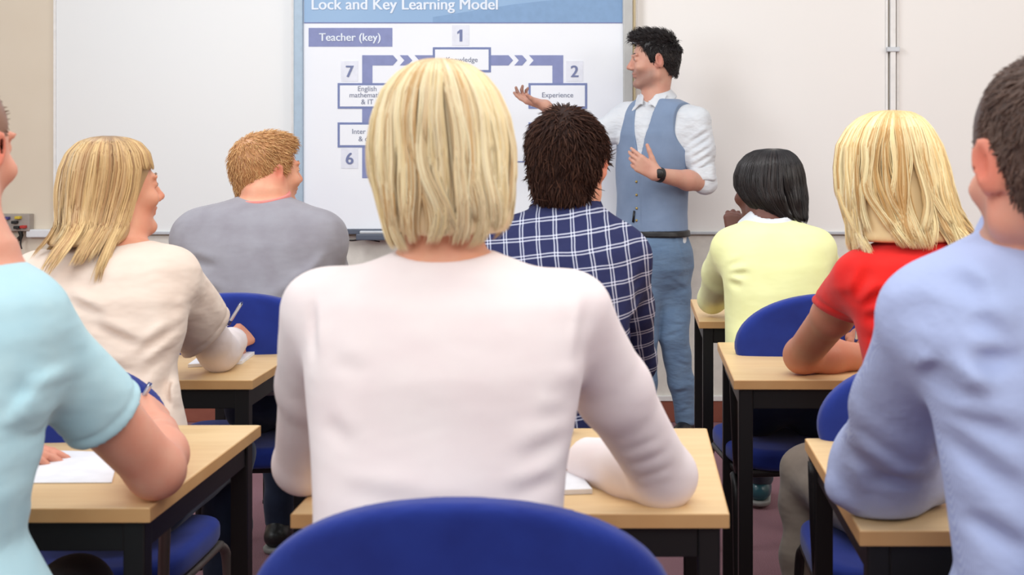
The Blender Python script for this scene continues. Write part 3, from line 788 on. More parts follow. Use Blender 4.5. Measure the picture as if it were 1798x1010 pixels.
# ------------------------------------------------------------------ papers and pens
def at_desk(px, py, dz=0): # a point on the desk plane
    Y = F_PX*(CAM_H-DZ-dz)/(py-CY); return P(px, py, Y)
def paper(pts, name, label, cat, thick=.0012, mat='paper', group=None):
    bm = bmesh.new(); q = [at_desk(*p) for p in pts]
    a = [bm.verts.new((p[0], p[1], DZ+.0006)) for p in q]; b = [bm.verts.new((p[0], p[1], DZ+.0006+thick)) for p in q]
    bm.faces.new(a); bm.faces.new(b)
    for i in range(4): bm.faces.new((a[i], a[(i+1) % 4], b[(i+1) % 4], b[i]))
    bmesh.ops.recalc_face_normals(bm, faces=bm.faces); me = bpy.data.meshes.new(name); bm.to_mesh(me); bm.free()
    return tag(link(name, me, M[mat]), label, cat, group)
paper([(-40, 850), (196, 849), (210, 796), (0, 790)], 'sheet_of_paper', 'white sheet of paper on the desk of the cyan-shirt man', 'paper')
paper([(930, 872), (1040, 868), (1010, 832), (925, 836)], 'notepad', 'white notepad on the desk of the pink-top woman', 'notepad', .008)
paper([(330, 646), (425, 640), (455, 617), (375, 612)], 'notebook', 'open white notebook under the writing hand of the cream-top woman', 'notebook', .008)
def pen(a, b, label, grip='navy_pl', r=.0045):
    a = Vector(a); b = Vector(b); d = b-a
    t = thing('pen', label, 'pen', a, group='pens in the writers\' hands'); L = d.length
    t.rotation_euler = d.to_track_quat('Z', 'Y').to_euler()
    MB().tube([(0, 0, 0), (0, 0, .012), (0, 0, L*.93), (0, 0, L)], [.0008, r, r, r*.7]).done('barrel', M['silver'], t)
    MB().tube([(0, 0, .014), (0, 0, L*.3)], r*1.15).done('grip', M[grip], t)
    MB().tube([(0, 0, L), (0, 0, L*1.05)], r*.5).done('button', M[grip], t)
    MB().box((-.0015, r, L*.68), (.0015, r+.003, L*.97), .0006).done('clip', M[grip], t)
# ------------------------------------------------------------------ people
def seg(a, b, t): return np.asarray(a)*(1-t)+np.asarray(b)*t
def add_arm(S, sh, el, wr, r, k=.035, k2=.02):
    """r: shoulder, mid upper, elbow, mid forearm, wrist"""
    m1 = seg(sh, el, .45); m2 = seg(el, wr, .35)
    S.cone(sh, m1, r[0], r[1], k); S.cone(m1, el, r[1], r[2], k2); S.cone(el, m2, r[2], r[3], k2); S.cone(m2, wr, r[3], r[4], k2)
SK_ARM = (.038, .036, .031, .033, .025)
def add_sleeve(S, sh, el, wr, r, k=.035, cut=1.0, k2=.02):
    """sleeve down to the fraction cut of the forearm (1 = wrist), with its own open end"""
    A = SDF(); m1 = seg(sh, el, .45); m2 = seg(el, wr, .35); A.cone(sh, m1, r[0], r[1], k); A.cone(m1, el, r[1], r[2], k2)
    S.sub(A, k)
    B = SDF(); B.cone(el, m2, r[2], r[3], k2); B.cone(m2, seg(el, wr, 1.1), r[3], r[4], k2); B.plane(seg(el, wr, cut), np.asarray(wr)-el, .004); S.sub(B, k2)
def add_short_sleeve(S, sh, el, r0, r1, cut, k=.045, nn=None):
    A = SDF(); A.cone(sh, seg(sh, el, cut+.25), r0, r1, 0); A.plane(seg(sh, el, cut), (el-sh) if nn is None else nn, .004)
    n_ = np.asarray((el-sh) if nn is None else nn, float); n_ = n_/np.linalg.norm(n_); pc = seg(sh, el, cut)
    A.disp(lambda p: .003*np.exp(-((((p-pc)@n_)+.020)/.0035)**2)); S.sub(A, k)
def legs_default(hx, hy, kx=.12, spread=.13, ky=.44, ax=.12, ay=.42, hz=.545, kz=.54):
    out = []
    for s in (-1, 1):
        out.append((np.array([hx+s*.085, hy+.02, hz]), np.array([hx+s*kx, hy+ky, kz]), np.array([hx+s*ax, hy+ay, .09])))
    return out
def trousers(parent, mat, legs, hips, r=(.088, .062, .045), waist=.0, name='trousers', h=.007, wob_amp=.0025, pel=(.165, .125, .10)):
    S = SDF(); S.ell(np.asarray(hips)+np.array([0, 0, .03]), pel, None, .03)
    for a, b, c in legs:
        S.cone(a, b, r[0], r[1], .03); S.cone(b, seg(b, c, .4), r[1], r[1]*.92, .02); S.cone(seg(b, c, .4), c, r[1]*.92, r[2], .02)
    S.disp(wob(wob_amp, 28, 5))
    pts = np.array([q for l in legs for q in l]+[hips]); lo = pts.min(0)-.2; hi = pts.max(0)+.2
    S.plane((0, 0, .075), (0, 0, -1), .003); lo[2] = .04
    return part(name, S, lo, hi, mat, parent, h)
def shoes(parent, legs, dirn, mat='leather', sole='sole'):
    d = np.array([math.sin(math.radians(dirn)), math.cos(math.radians(dirn)), 0])
    for a, b, c in legs:
        g = np.array([c[0], c[1], 0]); lift = c[2]-.09
        S = SDF(); z = np.array([0, 0, 1.]); g = g+z*lift
        S.cone(g-d*.035+z*.05, g+d*.06+z*.045, .038, .036, .02); S.cone(g+d*.06+z*.04, g+d*.145+z*.036, .036, .030, .02)
        S.cone(g+z*.05, g+z*.115, .038, .040, .02); S.plane(g+z*.018, (0, 0, -1), .003)
        o = part('shoe', S, g-np.array([.2, .2, .0]), g+np.array([.2, .2, .2]), M[mat], parent, .006)
        S = SDF(); S.cone(g-d*.035+z*.02, g+d*.145+z*.02, .041, .036, .01)
        S.plane(g+z*.02, (0, 0, 1), .002); S.plane(g+z*.001, (0, 0, -1), .002)
        part('sole', S, g-np.array([.22, .22, .02]), g+np.array([.22, .22, .1]), M[sole], o, .006)
def bounds(*pts, m=.12):
    a = np.array([np.asarray(p) for p in pts]); return a.min(0)-m, a.max(0)+m
def rows_bounds(rows, extra=(), m=.06):
    R = np.array(rows); lo = np.array([(R[:, 1]-R[:, 3]).min(), (R[:, 2]-R[:, 4]).min(), R[:, 0].min()]); hi = np.array([(R[:, 1]+R[:, 3]).max(), (R[:, 2]+R[:, 4]).max(), R[:, 0].max()])
    for e_ in extra: lo = np.minimum(lo, np.asarray(e_)-.05); hi = np.maximum(hi, np.asarray(e_)+.05)
    return lo-m, hi+m
def extend(rows, zb, w=None, d=None, cy=None, cx=None):
    r = min(rows); rows.append((zb, r[1] if cx is None else cx, r[2] if cy is None else cy, w or r[3], d or r[4])); return rows
def neckbase(rows, dz=0): r = max(rows); return np.array([r[1], r[2], r[0]-.02+dz])
def band(S, c, a, b, h, th, tilt=(0, 0), k=.0, flare=0.):
    """collar band: an open elliptical ring of height h"""
    c = np.asarray(c, float)
    def fn(p):
        q = p-c; z = q[:, 2]-q[:, 0]*tilt[0]-q[:, 1]*tilt[1]
        g = 1+flare*(-z/h); rr = np.sqrt((q[:, 0]/(a*g))**2+(q[:, 1]/(b*g))**2)
        d = np.abs(rr-1)*min(a, b)-th; e_ = np.abs(z)-h
        o0 = np.maximum(d, 0); e0 = np.maximum(e_, 0)
        return np.minimum(np.maximum(d, e_), 0)+np.sqrt(o0*o0+e0*e0)-.002
    return S.add(fn, k, c, max(a, b)*1.4+h)

# ---- 1. woman in the pink top, nearest middle
def woman_pink():
    t = thing('person', 'woman with pale blonde bob and pale pink long-sleeved top, nearest, seen from behind', 'person', (-.22, 1.72, 0))
    T0 = t.location.copy(); t.location = (0, 0, 0)
    Y = 1.84
    rows = pxrows([(395, 722, 832, 1.86, .055), (425, 718, 838, 1.86, .056), (440, 700, 856, 1.86, .06), (456, 655, 905, 1.86, .068), (476, 605, 950, 1.85, .078),
                   (496, 560, 1000, 1.85, .090), (525, 545, 1030, 1.84, .105), (570, 541, 1036, 1.83, .118), (640, 541, 1030, 1.81, .126), (720, 546, 1016, 1.79, .125),
                   (800, 552, 1000, 1.76, .12), (900, 560, 992, 1.73, .12), (1000, 555, 1000, 1.71, .13)])
    cx = rows[-1][1]; extend(rows, .66, .185, .14, 1.72); extend(rows, .52, .19, .15, 1.74)
    shL, elL, wrL = P(572, 545, 1.86), P(532, 815, 2.13), P(640, 800, 2.32)
    shR, elR, wrR = P(998, 548, 1.86), P(1166, 836, 2.08), P(1032, 812, 2.26)
    S = SDF(); S.add(torso_fn(rows, off=-.008, p=2.2, zs=max(rows)[0]-.085), 0); S.plane((0, 0, .66), (0, 0, -1))
    hc = P(778, 258, 1.87); R = headrot(3, -4); 
    add_head(S, hc, R, .97, neckbase(rows), .052, female=True)
    add_arm(S, shL, elL, wrL, SK_ARM); add_arm(S, shR, elR, wrR, SK_ARM)
    add_hand(S, wrR, (-.8, .6, -.05), (0, 0, -1), -1, (30, 34, 38, 42), sc=.92); add_hand(S, wrL, (.85, .5, 0), (0, 0, -1), 1, (12, 12, 14, 16), sc=.92)
    lo, hi = rows_bounds(rows, (hc+.15, hc-.15, elL, wrL, elR, wrR, wrR+np.array([-.2, .2, -.04]), wrL+.18))
    part('body', S, lo, hi, M['sk_tan'], t, .0055, head_attrs(hc, R, .97))
    S = SDF(); S.add(torso_fn(rows, p=2.3), 0)
    add_sleeve(S, shL, elL, wrL, (.060, .056, .047, .046, .036), .04, 1.05); add_sleeve(S, shR, elR, wrR, (.058, .056, .048, .047, .039), .04, 1.03)
    S.disp(wob(.0022, 16, 3))
    S.ell(P(778, 420, 1.84), (.082, .13, .030), None, .004, 's')
    S.plane((0, 0, .50), (0, 0, -1))
    for dx, dy, ex, ey, w, dp in ((1024, 720, 950, 700, .010, .007), (1020, 735, 930, 745, .009, .006), (1018, 700, 965, 668, .008, .005), (1005, 770, 900, 820, .011, .005), (565, 640, 640, 668, .010, .004),
                                  (560, 740, 620, 790, .010, .004), (600, 850, 760, 868, .009, .005), (640, 885, 860, 880, .010, .005), (985, 840, 880, 870, .009, .005)):
        S.crease(P(dx, dy, 1.69), P(ex, ey, 1.66), w*1.3, dp)
    for k in (0, 1, 2): S.crease(seg(shR, elR, .78+.09*k)+np.array([-.045, -.03, 0]), seg(shR, elR, .80+.09*k)+np.array([.02, -.05, .03]), .008, .004)
    for xs, x2 in ((545, 552), (1030, 1022)): S.crease(P(xs, 520, 1.78), P(x2, 640, 1.74), .007, .006)
    part('top', S, lo, hi, M['pink'], t, .0055)
    hr = [(104, 768, 784, 1.86, .012), (107, 742, 806, 1.862, .05), (115, 722, 828, 1.865, .075), (132, 698, 852, 1.868, .095), (160, 674, 874, 1.87, .108), (205, 657, 893, 1.87, .114), (255, 651, 902, 1.87, .114),
          (305, 653, 905, 1.865, .110), (350, 662, 907, 1.86, .104), (390, 668, 905, 1.86, .096), (420, 674, 893, 1.86, .088), (442, 684, 866, 1.86, .078)]
    def ff(q):
        l = (q-hc)@R; return (l[:, 1] > .045) & (l[:, 2] < .055) & (np.abs(l[:, 0]) < .07)
    def fs(S): S.ell(hc+R@np.array([0, .13, -.06]), (.08, .09, .12), R, .01, 's')
    long_hair(t, M['h_blonde'], hr, 7500, 11, ff, fs, wave=.10, flick=-.06, K=22, width=.00115, clumps=30, ragged=.12, drift=.16)
    lg = legs_default(-.22, 1.75); trousers(t, M['darktrou'], lg, (-.22, 1.76, .56)); shoes(t, lg, 0)
    return t
woman_pink()

# ---- 2. woman in the cream top
def woman_cream():
    t = thing('person', 'woman with long highlighted fair hair and cream top, face in profile, writing', 'person')
    rows = pxrows([(395, 178, 246, 3.05, .045), (418, 172, 250, 3.03, .05), (430, 140, 285, 3.0, .065), (445, 85, 306, 2.97, .085), (470, 50, 322, 2.95, .105), (520, 36, 330, 2.92, .12), (580, 50, 325, 2.90, .12),
                   (640, 78, 305, 2.87, .115), (700, 98, 314, 2.84, .115), (750, 104, 322, 2.82, .12)])
    extend(rows, .53, .155, .12, 2.80)
    shL, elL, wrL = P(70, 490, 2.97), P(60, 620, 3.25), P(180, 625, 3.42)
    shR, elR, wrR = P(300, 488, 2.99), P(383, 618, 3.29), P(408, 600, 3.47)
    hc = P(203, 334, 3.06); R = headrot(47, 2); sc = .96
    S = SDF(); S.add(torso_fn(rows, off=-.008, p=2.2, zs=max(rows)[0]-.085), 0); S.plane((0, 0, .66), (0, 0, -1)); add_head(S, hc, R, sc, neckbase(rows), .05, female=True)
    add_arm(S, shL, elL, wrL, SK_ARM); add_arm(S, shR, elR, wrR, SK_ARM)
    add_hand(S, wrR, (.12, .8, .12), (-.75, 0, -.6), -1, (48, 52, 56, 58), (.3, .8, .5), sc=.88); add_hand(S, wrL, (.9, .4, 0), (0, 0, -1), 1, (12, 12, 14, 16), sc=.88)
    lo, hi = rows_bounds(rows, (hc+.15, hc-.15, elL, elR, wrR+np.array([.1, .2, .1]), wrL+.18))
    part('body', S, lo, hi, M['sk_tan'], t, .005, head_attrs(hc, R, sc, face_red=.12))
    S = SDF(); add_sleeve(S, shR, elR, wrR, (.050, .050, .047, .047, .038)); add_sleeve(S, shL, elL, wrL, (.050, .050, .045, .043, .036)); S.disp(wob(.0015, 22, 8))
    part('undersleeve', S, lo, hi, M['offwhite'], t, .006)
    S = SDF(); S.add(torso_fn(rows, p=2.2), 0)
    add_short_sleeve(S, shR, elR, .068, .078, .74, .05, (.75, .5, -.75)); add_short_sleeve(S, shL, elL, .066, .074, .74, .05)
    S.ell(P(211, 412, 3.03), (.075, .11, .03), None, .004, 's'); S.plane((0, 0, .52), (0, 0, -1))
    S.disp(wob(.003, 17, 9))
    for a in ((325, 560, 250, 620), (318, 590, 262, 655), (300, 620, 280, 700), (322, 545, 290, 560), (318, 575, 385, 540), (312, 600, 380, 575), (296, 645, 330, 640), (295, 500, 290, 590), (160, 560, 250, 610), (150, 620, 240, 650), (110, 520, 190, 560), (280, 660, 300, 730)):
        S.crease(P(a[0], a[1], 2.82), P(a[2], a[3], 2.80), .011, .011)
    for k in range(3): S.crease(P(335, 520+22*k, 2.93), P(385, 575+12*k, 3.1), .009, .006)
    part('top', S, lo, hi, M['cream'], t, .0055)
    hr = [(239, 183, 197, 3.03, .012), (242, 162, 222, 3.035, .05), (250, 142, 242, 3.04, .08), (268, 124, 257, 3.045, .1), (295, 112, 264, 3.05, .108), (330, 105, 258, 3.05, .106), (365, 103, 246, 3.04, .098), (395, 102, 236, 3.02, .09),
          (418, 86, 224, 2.97, .085), (440, 66, 214, 2.93, .085), (470, 50, 200, 2.89, .09), (500, 42, 186, 2.86, .09)]
    def ff(q):
        l = (q-hc)@R/sc; return ((l[:, 1] > .028) & (l[:, 2] < .045-.0*l[:, 1]) & (l[:, 2] > -.16)) | ((l[:, 1] > .10))
    def fs(S):
        S.ell(hc+R@np.array([0, .115, -.05]), (.12, .085, .11), R, .01, 's'); S.plane(P(0, 428, 3.0), (0, 0, -1), .02)
    long_hair(t, M['h_mixed'], hr, 5200, 21, ff, fs, wave=.03, flick=.02, K=20, width=.0014, clumps=26, ragged=.3, layers=(1., .98, .95), drift=.07)
    # the eye and brow on the visible side
    lg = legs_default(-1.12, 2.83); trousers(t, M['jeans'], lg, (-1.12, 2.83, .56)); shoes(t, lg, 0)
    for s in (1,): eyes(t, hc, R, sc, 'h_mixed')
def eyes(t, hc, R, sc, brow):
    for s in (-1, 1):
        c = hc+R@(np.array([s*.031, .0822, .010])*sc); S = SDF(); S.ell(c, np.array([.0095, .0085, .0050])*sc, R, 0)
        o = part('eye', S, c-.02, c+.02, M['eyew'], t, .0016)
        S = SDF(); S.ell(c+R@(np.array([0, .0055, 0])*sc), np.array([.0052, .0040, .0052])*sc, R, 0); part('iris', S, c-.02, c+.02, M['iris'], o, .0014)
        a = hc+R@(np.array([s*.014, .0925, .030])*sc); b = hc+R@(np.array([s*.046, .0800, .033])*sc)
        S = SDF(); m = (a+b)/2+R@np.array([0, .0012, .004]); S.cone(a, m, .0026, .003, .001); S.cone(m, b, .003, .0018, .001); part('eyebrow', S, m-.04, m+.04, M[brow], t, .0018)
woman_cream()

# ---- 3. man in the grey sweater
def man_grey():
    t = thing('person', 'man with short strawberry blond hair and grey sweater, looking towards the slide board', 'person')
    rows = pxrows([(330, 428, 500, 4.02, .06), (346, 424, 506, 4.02, .062), (356, 385, 535, 4.0, .075), (370, 350, 560, 3.98, .09), (390, 330, 580, 3.97, .11), (425, 318, 590, 3.95, .13), (470, 318, 592, 3.93, .14), (520, 330, 585, 3.90, .14),
                   (560, 345, 570, 3.87, .14), (620, 350, 560, 3.84, .14)])
    extend(rows, .53, .18, .14, 3.83)
    shL, elL, wrL = P(350, 420, 3.98), P(335, 532, 4.36), P(430, 528, 4.52)
    shR, elR, wrR = P(562, 425, 3.98), P(580, 532, 4.36), P(480, 528, 4.52)
    hc = P(470, 304, 4.07); R = headrot(47, 0); sc = 1.0
    S = SDF(); S.add(torso_fn(rows, off=-.008, p=2.2, zs=max(rows)[0]-.085), 0); S.plane((0, 0, .66), (0, 0, -1)); add_head(S, hc, R, sc, neckbase(rows), .06)
    add_arm(S, shL, elL, wrL, SK_ARM); add_arm(S, shR, elR, wrR, SK_ARM)
    add_hand(S, wrR, (-.8, .5, 0), (0, 0, -1), -1); add_hand(S, wrL, (.8, .6, 0), (0, 0, -1), 1)
    lo, hi = rows_bounds(rows, (hc+.15, hc-.15, elL, elR, wrR+.18, wrL+.18))
    part('body', S, lo, hi, M['sk_tan'], t, .006, head_attrs(hc, R, sc, face_red=.06))
    S = SDF(); S.add(torso_fn(rows, p=2.3), 0); add_sleeve(S, shL, elL, wrL, (.078, .070, .054, .05, .04), .06); add_sleeve(S, shR, elR, wrR, (.078, .070, .054, .05, .04), .06)
    S.ell(P(463, 338, 4.02), (.082, .11, .03), None, .004, 's'); S.plane((0, 0, .60), (0, 0, -1)); S.disp(wob(.003, 16, 12))
    for a in ((590, 440, 540, 500), (560, 500, 480, 530), (575, 480, 500, 510), (330, 500, 400, 520), (320, 455, 380, 470)): S.crease(P(a[0], a[1], 3.82), P(a[2], a[3], 3.79), .014, .009)
    part('sweater', S, lo, hi, M['grey'], t, .006)
    S = SDF(); band(S, P(463, 350, 4.01), .074, .074, .012, .004, tilt=(.05, .22)); part('collar', S, P(463, 350, 4.01)-.13, P(463, 350, 4.01)+.13, M['pinkcollar'], t, .0035)
    short_hair(t, M['h_ginger'], hc, R, sc, [(-.12, -.14), (-.05, -.12), (-.03, -.04), (.0, .0), (.03, .01), (.05, .045), (.07, .075), (.1, .085)], 5200, .024, .008, 31, .45, .0011, top_extra=.004)
    eyes(t, hc, R, sc, 'h_ginger')
    lg = legs_default(-1.02, 3.86); trousers(t, M['jeans'], lg, (-1.02, 3.86, .56)); shoes(t, lg, 0)
man_grey()

# ---- 4. man in the checked shirt
def man_plaid():
    t = thing('person', 'man with short dark brown hair and navy checked shirt, seen from behind', 'person')
    rows = pxrows([(330, 955, 1042, 3.0, .06), (352, 950, 1044, 2.99, .062), (366, 930, 1062, 2.97, .075), (384, 900, 1080, 2.95, .09), (405, 878, 1098, 2.94, .105), (440, 862, 1118, 2.92, .12), (490, 860, 1124, 2.9, .13), (560, 872, 1112, 2.88, .13),
                   (640, 880, 1100, 2.85, .125), (740, 885, 1090, 2.83, .125)])
    extend(rows, .53, .165, .13, 2.82)
    shL, elL, wrL = P(885, 445, 2.95), P(860, 622, 3.26), P(950, 616, 3.42)
    shR, elR, wrR = P(1092, 452, 2.95), P(1110, 634, 3.22), P(1040, 612, 3.42)
    hc = P(997, 292, 3.0); R = headrot(10, -8); sc = 1.02
    S = SDF(); S.add(torso_fn(rows, off=-.008, p=2.2, zs=max(rows)[0]-.085), 0); S.plane((0, 0, .66), (0, 0, -1)); add_head(S, hc, R, sc, neckbase(rows), .058)
    add_arm(S, shL, elL, wrL, SK_ARM); add_arm(S, shR, elR, wrR, SK_ARM)
    add_hand(S, wrR, (-.8, .5, 0), (0, 0, -1), -1); add_hand(S, wrL, (.8, .6, 0), (0, 0, -1), 1)
    lo, hi = rows_bounds(rows, (hc+.15, hc-.15, elL, elR, wrR+.18, wrL+.18))
    part('body', S, lo, hi, M['sk_tan'], t, .0055, head_attrs(hc, R, sc))
    S = SDF(); S.add(torso_fn(rows, p=2.3), 0); add_sleeve(S, shL, elL, wrL, (.066, .060, .050, .047, .04), .05); add_sleeve(S, shR, elR, wrR, (.066, .062, .058, .05, .04), .05)
    S.ell(P(997, 345, 3.0), (.068, .10, .03), None, .004, 's'); S.plane((0, 0, .50), (0, 0, -1)); S.disp(wob(.0035, 19, 14))
    for a in ((1120, 500, 1090, 600), (1140, 540, 1095, 570), (1145, 590, 1100, 610), (1130, 480, 1080, 520), (1100, 560, 1130, 640)): S.crease(P(a[0], a[1], 2.88), P(a[2], a[3], 2.9), .010, .009)
    part('shirt', S, lo, hi, M['plaid'], t, .0055)
    S = SDF(); cc = P(994, 362, 2.985); band(S, cc, .076, .078, .019, .004, tilt=(.0, .30), flare=.10); part('collar', S, cc-.14, cc+.14, M['plaid'], t, .004)
    short_hair(t, M['h_brown'], hc, R, sc, [(-.12, -.1), (-.05, -.085), (-.035, -.035), (-.01, .0), (.03, .01), (.05, .045), (.07, .075), (.1, .085)], 6500, .030, .012, 41, .40, .0014)
    lg = legs_default(-.20, 2.84); trousers(t, M['darktrou'], lg, (-.20, 2.84, .56)); shoes(t, lg, 0)
man_plaid()

# ---- 5. woman in the red top
def woman_red():
    t = thing('person', 'woman with wavy golden blonde hair, red short-sleeved top and khaki trousers', 'person')
    rows = pxrows([(385, 1560, 1640, 2.93, .045), (408, 1560, 1650, 2.92, .05), (420, 1545, 1690, 2.90, .065), (436, 1520, 1718, 2.88, .08), (460, 1495, 1735, 2.86, .10), (500, 1487, 1742, 2.84, .115), (560, 1500, 1728, 2.82, .115), (640, 1518, 1710, 2.79, .11),
                   (720, 1510, 1710, 2.77, .11)])
    extend(rows, .56, .155, .12, 2.77)
    shL, elL, wrL = P(1513, 488, 2.87), P(1408, 624, 3.24), P(1545, 628, 3.34)
    shR, elR, wrR = P(1715, 488, 2.87), P(1745, 622, 3.24), P(1560, 606, 3.50)
    hc = P(1560, 306, 2.93); R = headrot(-5, 3, 0); sc = .97
    S = SDF(); S.add(torso_fn(rows, off=-.008, p=2.2, zs=max(rows)[0]-.085), 0); S.plane((0, 0, .66), (0, 0, -1)); add_head(S, hc, R, sc, neckbase(rows), .05, female=True)
    ra = (.048, .047, .042, .043, .028)
    add_arm(S, shL, elL, wrL, ra); add_arm(S, shR, elR, wrR, ra)
    add_hand(S, wrL, (.9, .25, 0), (0, 0, -1), 1, (14, 14, 16, 18), sc=.9); add_hand(S, wrR, (-.85, .1, .25), (0, .5, -.8), -1, (42, 48, 52, 56), (.25, .9, .3), sc=.9)
    lo, hi = rows_bounds(rows, (hc+.15, hc-.15, elL, elR, wrR+np.array([-.2, .1, .1]), wrL+.2))
    part('body', S, lo, hi, M['sk_red'], t, .005, head_attrs(hc, R, sc))
    S = SDF(); S.add(torso_fn(rows, p=2.2), 0)
    add_short_sleeve(S, shL, elL, .060, .064, .40, .045, (-.35, .1, -1)); add_short_sleeve(S, shR, elR, .060, .064, .40)
    S.ell(P(1605, 402, 2.92), (.085, .11, .035), None, .004, 's'); S.plane((0, 0, .60), (0, 0, -1)); S.disp(wob(.0025, 20, 15))
    for a in ((1513, 545, 1560, 500), (1515, 560, 1580, 545), (1505, 530, 1535, 460), (1520, 590, 1590, 600), (1470, 540, 1500, 520)): S.crease(P(a[0], a[1], 2.77), P(a[2], a[3], 2.75), .011, .011)
    part('top', S, lo, hi, M['red'], t, .005)
    hr = [(194, 1556, 1572, 2.92, .012), (197, 1532, 1600, 2.925, .055), (207, 1508, 1618, 2.93, .09), (225, 1488, 1634, 2.93, .112), (255, 1470, 1652, 2.93, .121), (295, 1466, 1664, 2.93, .121), (335, 1470, 1672, 2.92, .112), (370, 1480, 1680, 2.91, .10),
          (400, 1488, 1690, 2.90, .096), (425, 1494, 1698, 2.89, .094), (458, 1504, 1700, 2.88, .09)]
    def ff(q):
        l = (q-hc)@R/sc; return (l[:, 1] > .05) & (l[:, 2] < .05) & (np.abs(l[:, 0]) < .065)
    def fs(S): S.ell(hc+R@np.array([0, .13, -.06]), (.08, .09, .12), R, .01, 's')
    long_hair(t, M['h_wavy'], hr, 9000, 51, ff, fs, wave=.18, K=24, width=.0013, clumping=.12, clumps=26, ragged=.12, drift=.10, cut_low=.13, flick_fn=lambda a: .06+.24*np.clip(np.cos(a), 0, 1))
    lgs = [(P(1520, 880, 2.76), P(1424, 838, 3.10), np.array([.40, 3.02, .09])), (np.array([.67, 2.80, .545]), np.array([.74, 3.24, .54]), np.array([.72, 3.22, .09]))]
    lgs[0] = (np.array([.52, 2.78, .545]), lgs[0][1]+np.array([.0, 0, 0]), lgs[0][2])
    trousers(t, M['khaki'], lgs, (.60, 2.79, .58), (.088, .072, .058), wob_amp=.004, pel=(.165, .12, .125)); shoes(t, lgs, -5)
    return t
woman_red()

# ---- 6. woman in the yellow sweater
def woman_yellow():
    t = thing('person', 'woman with straight black hair and pale yellow sweater, chin resting on her fist', 'person')
    rows = pxrows([(362, 1322, 1380, 4.02, .045), (380, 1318, 1388, 4.0, .05), (392, 1300, 1412, 3.98, .065), (406, 1278, 1432, 3.96, .08), (430, 1266, 1450, 3.95, .10), (465, 1264, 1456, 3.93, .115), (510, 1272, 1450, 3.9, .115), (560, 1274, 1440, 3.88, .11),
                   (620, 1274, 1442, 3.84, .11)])
    extend(rows, .53, .15, .12, 3.82)
    shL, elL, wrL = P(1284, 440, 3.97), P(1252, 524, 4.34), P(1292, 424, 4.24)
    shR, elR, wrR = P(1434, 440, 3.97), P(1462, 530, 4.34), P(1390, 532, 4.50)
    hc = P(1342, 334, 4.07); R = headrot(-42, -4, 0); sc = .96
    S = SDF(); S.add(torso_fn(rows, off=-.008, p=2.2, zs=max(rows)[0]-.085), 0); S.plane((0, 0, .66), (0, 0, -1)); add_head(S, hc, R, sc, neckbase(rows), .05, female=True)
    add_arm(S, shL, elL, wrL, SK_ARM); add_arm(S, shR, elR, wrR, SK_ARM)
    add_hand(S, wrL, (-.05, .1, 1), (.3, 1, 0), 1, (70, 75, 78, 80), (.1, .9, .5), sc=.9); add_hand(S, wrR, (-.8, .5, 0), (0, 0, -1), -1, (12, 12, 14, 16), sc=.9)
    lo, hi = rows_bounds(rows, (hc+.15, hc-.15, elL, elR, wrR+.18, wrL+.1))
    part('body', S, lo, hi, M['sk_brown'], t, .005, head_attrs(hc, R, sc))
    S = SDF(); S.add(torso_fn(rows, p=2.3), 0); add_sleeve(S, shL, elL, wrL, (.064, .060, .050, .045, .036), .05); add_sleeve(S, shR, elR, wrR, (.062, .058, .050, .045, .036), .05)
    S.ell(P(1352, 376, 4.0), (.08, .11, .032), None, .004, 's'); S.plane((0, 0, .60), (0, 0, -1)); S.disp(wob(.0025, 18, 16)); 
    for a in ((1277, 475, 1310, 455), (1277, 485, 1320, 480), (1276, 500, 1276, 570), (1277, 495, 1305, 505)): S.crease(P(a[0], a[1], 3.83), P(a[2], a[3], 3.80), .010, .009)
    part('sweater', S, lo, hi, M['yellow'], t, .0055)
    S = SDF(); cc = P(1353, 386, 3.99); band(S, cc, .074, .076, .02, .006, tilt=(0, .3), flare=.25); part('collar', S, cc-.15, cc+.15, M['whiteshirt'], t, .004)
    hr = [(261, 1350, 1366, 4.05, .012), (264, 1326, 1384, 4.055, .05), (272, 1310, 1396, 4.06, .075), (287, 1297, 1406, 4.06, .095), (308, 1289, 1412, 4.06, .104), (330, 1289, 1415, 4.055, .102), (350, 1300, 1417, 4.04, .092), (368, 1318, 1417, 4.03, .08), (382, 1345, 1417, 4.01, .06), (396, 1385, 1415, 3.99, .035)]
    def ff(q):
        l = (q-hc)@R/sc; return (l[:, 1] > .035) & (l[:, 2] < .012) & (l[:, 2] > -.14) 
    def fs(S):
        S.ell(hc+R@np.array([0, .115, -.06]), (.12, .085, .085), R, .01, 's')
    long_hair(t, M['h_black'], hr, 4500, 61, ff, fs, wave=.03, flick=.03, K=18, width=.0013, clumps=34, ragged=.10, layers=(1., .985, .97), drift=.04)
    lg = [(np.array([.36, 3.84, .545]), np.array([.40, 4.30, .53]), np.array([.462, 4.80, .10])), (np.array([.53, 3.84, .545]), np.array([.60, 4.28, .54]), np.array([.62, 4.40, .09]))]
    trousers(t, M['jeans'], lg, (.44, 3.85, .56)); shoes(t, lg, 8, 'boot')
    return t
woman_yellow()

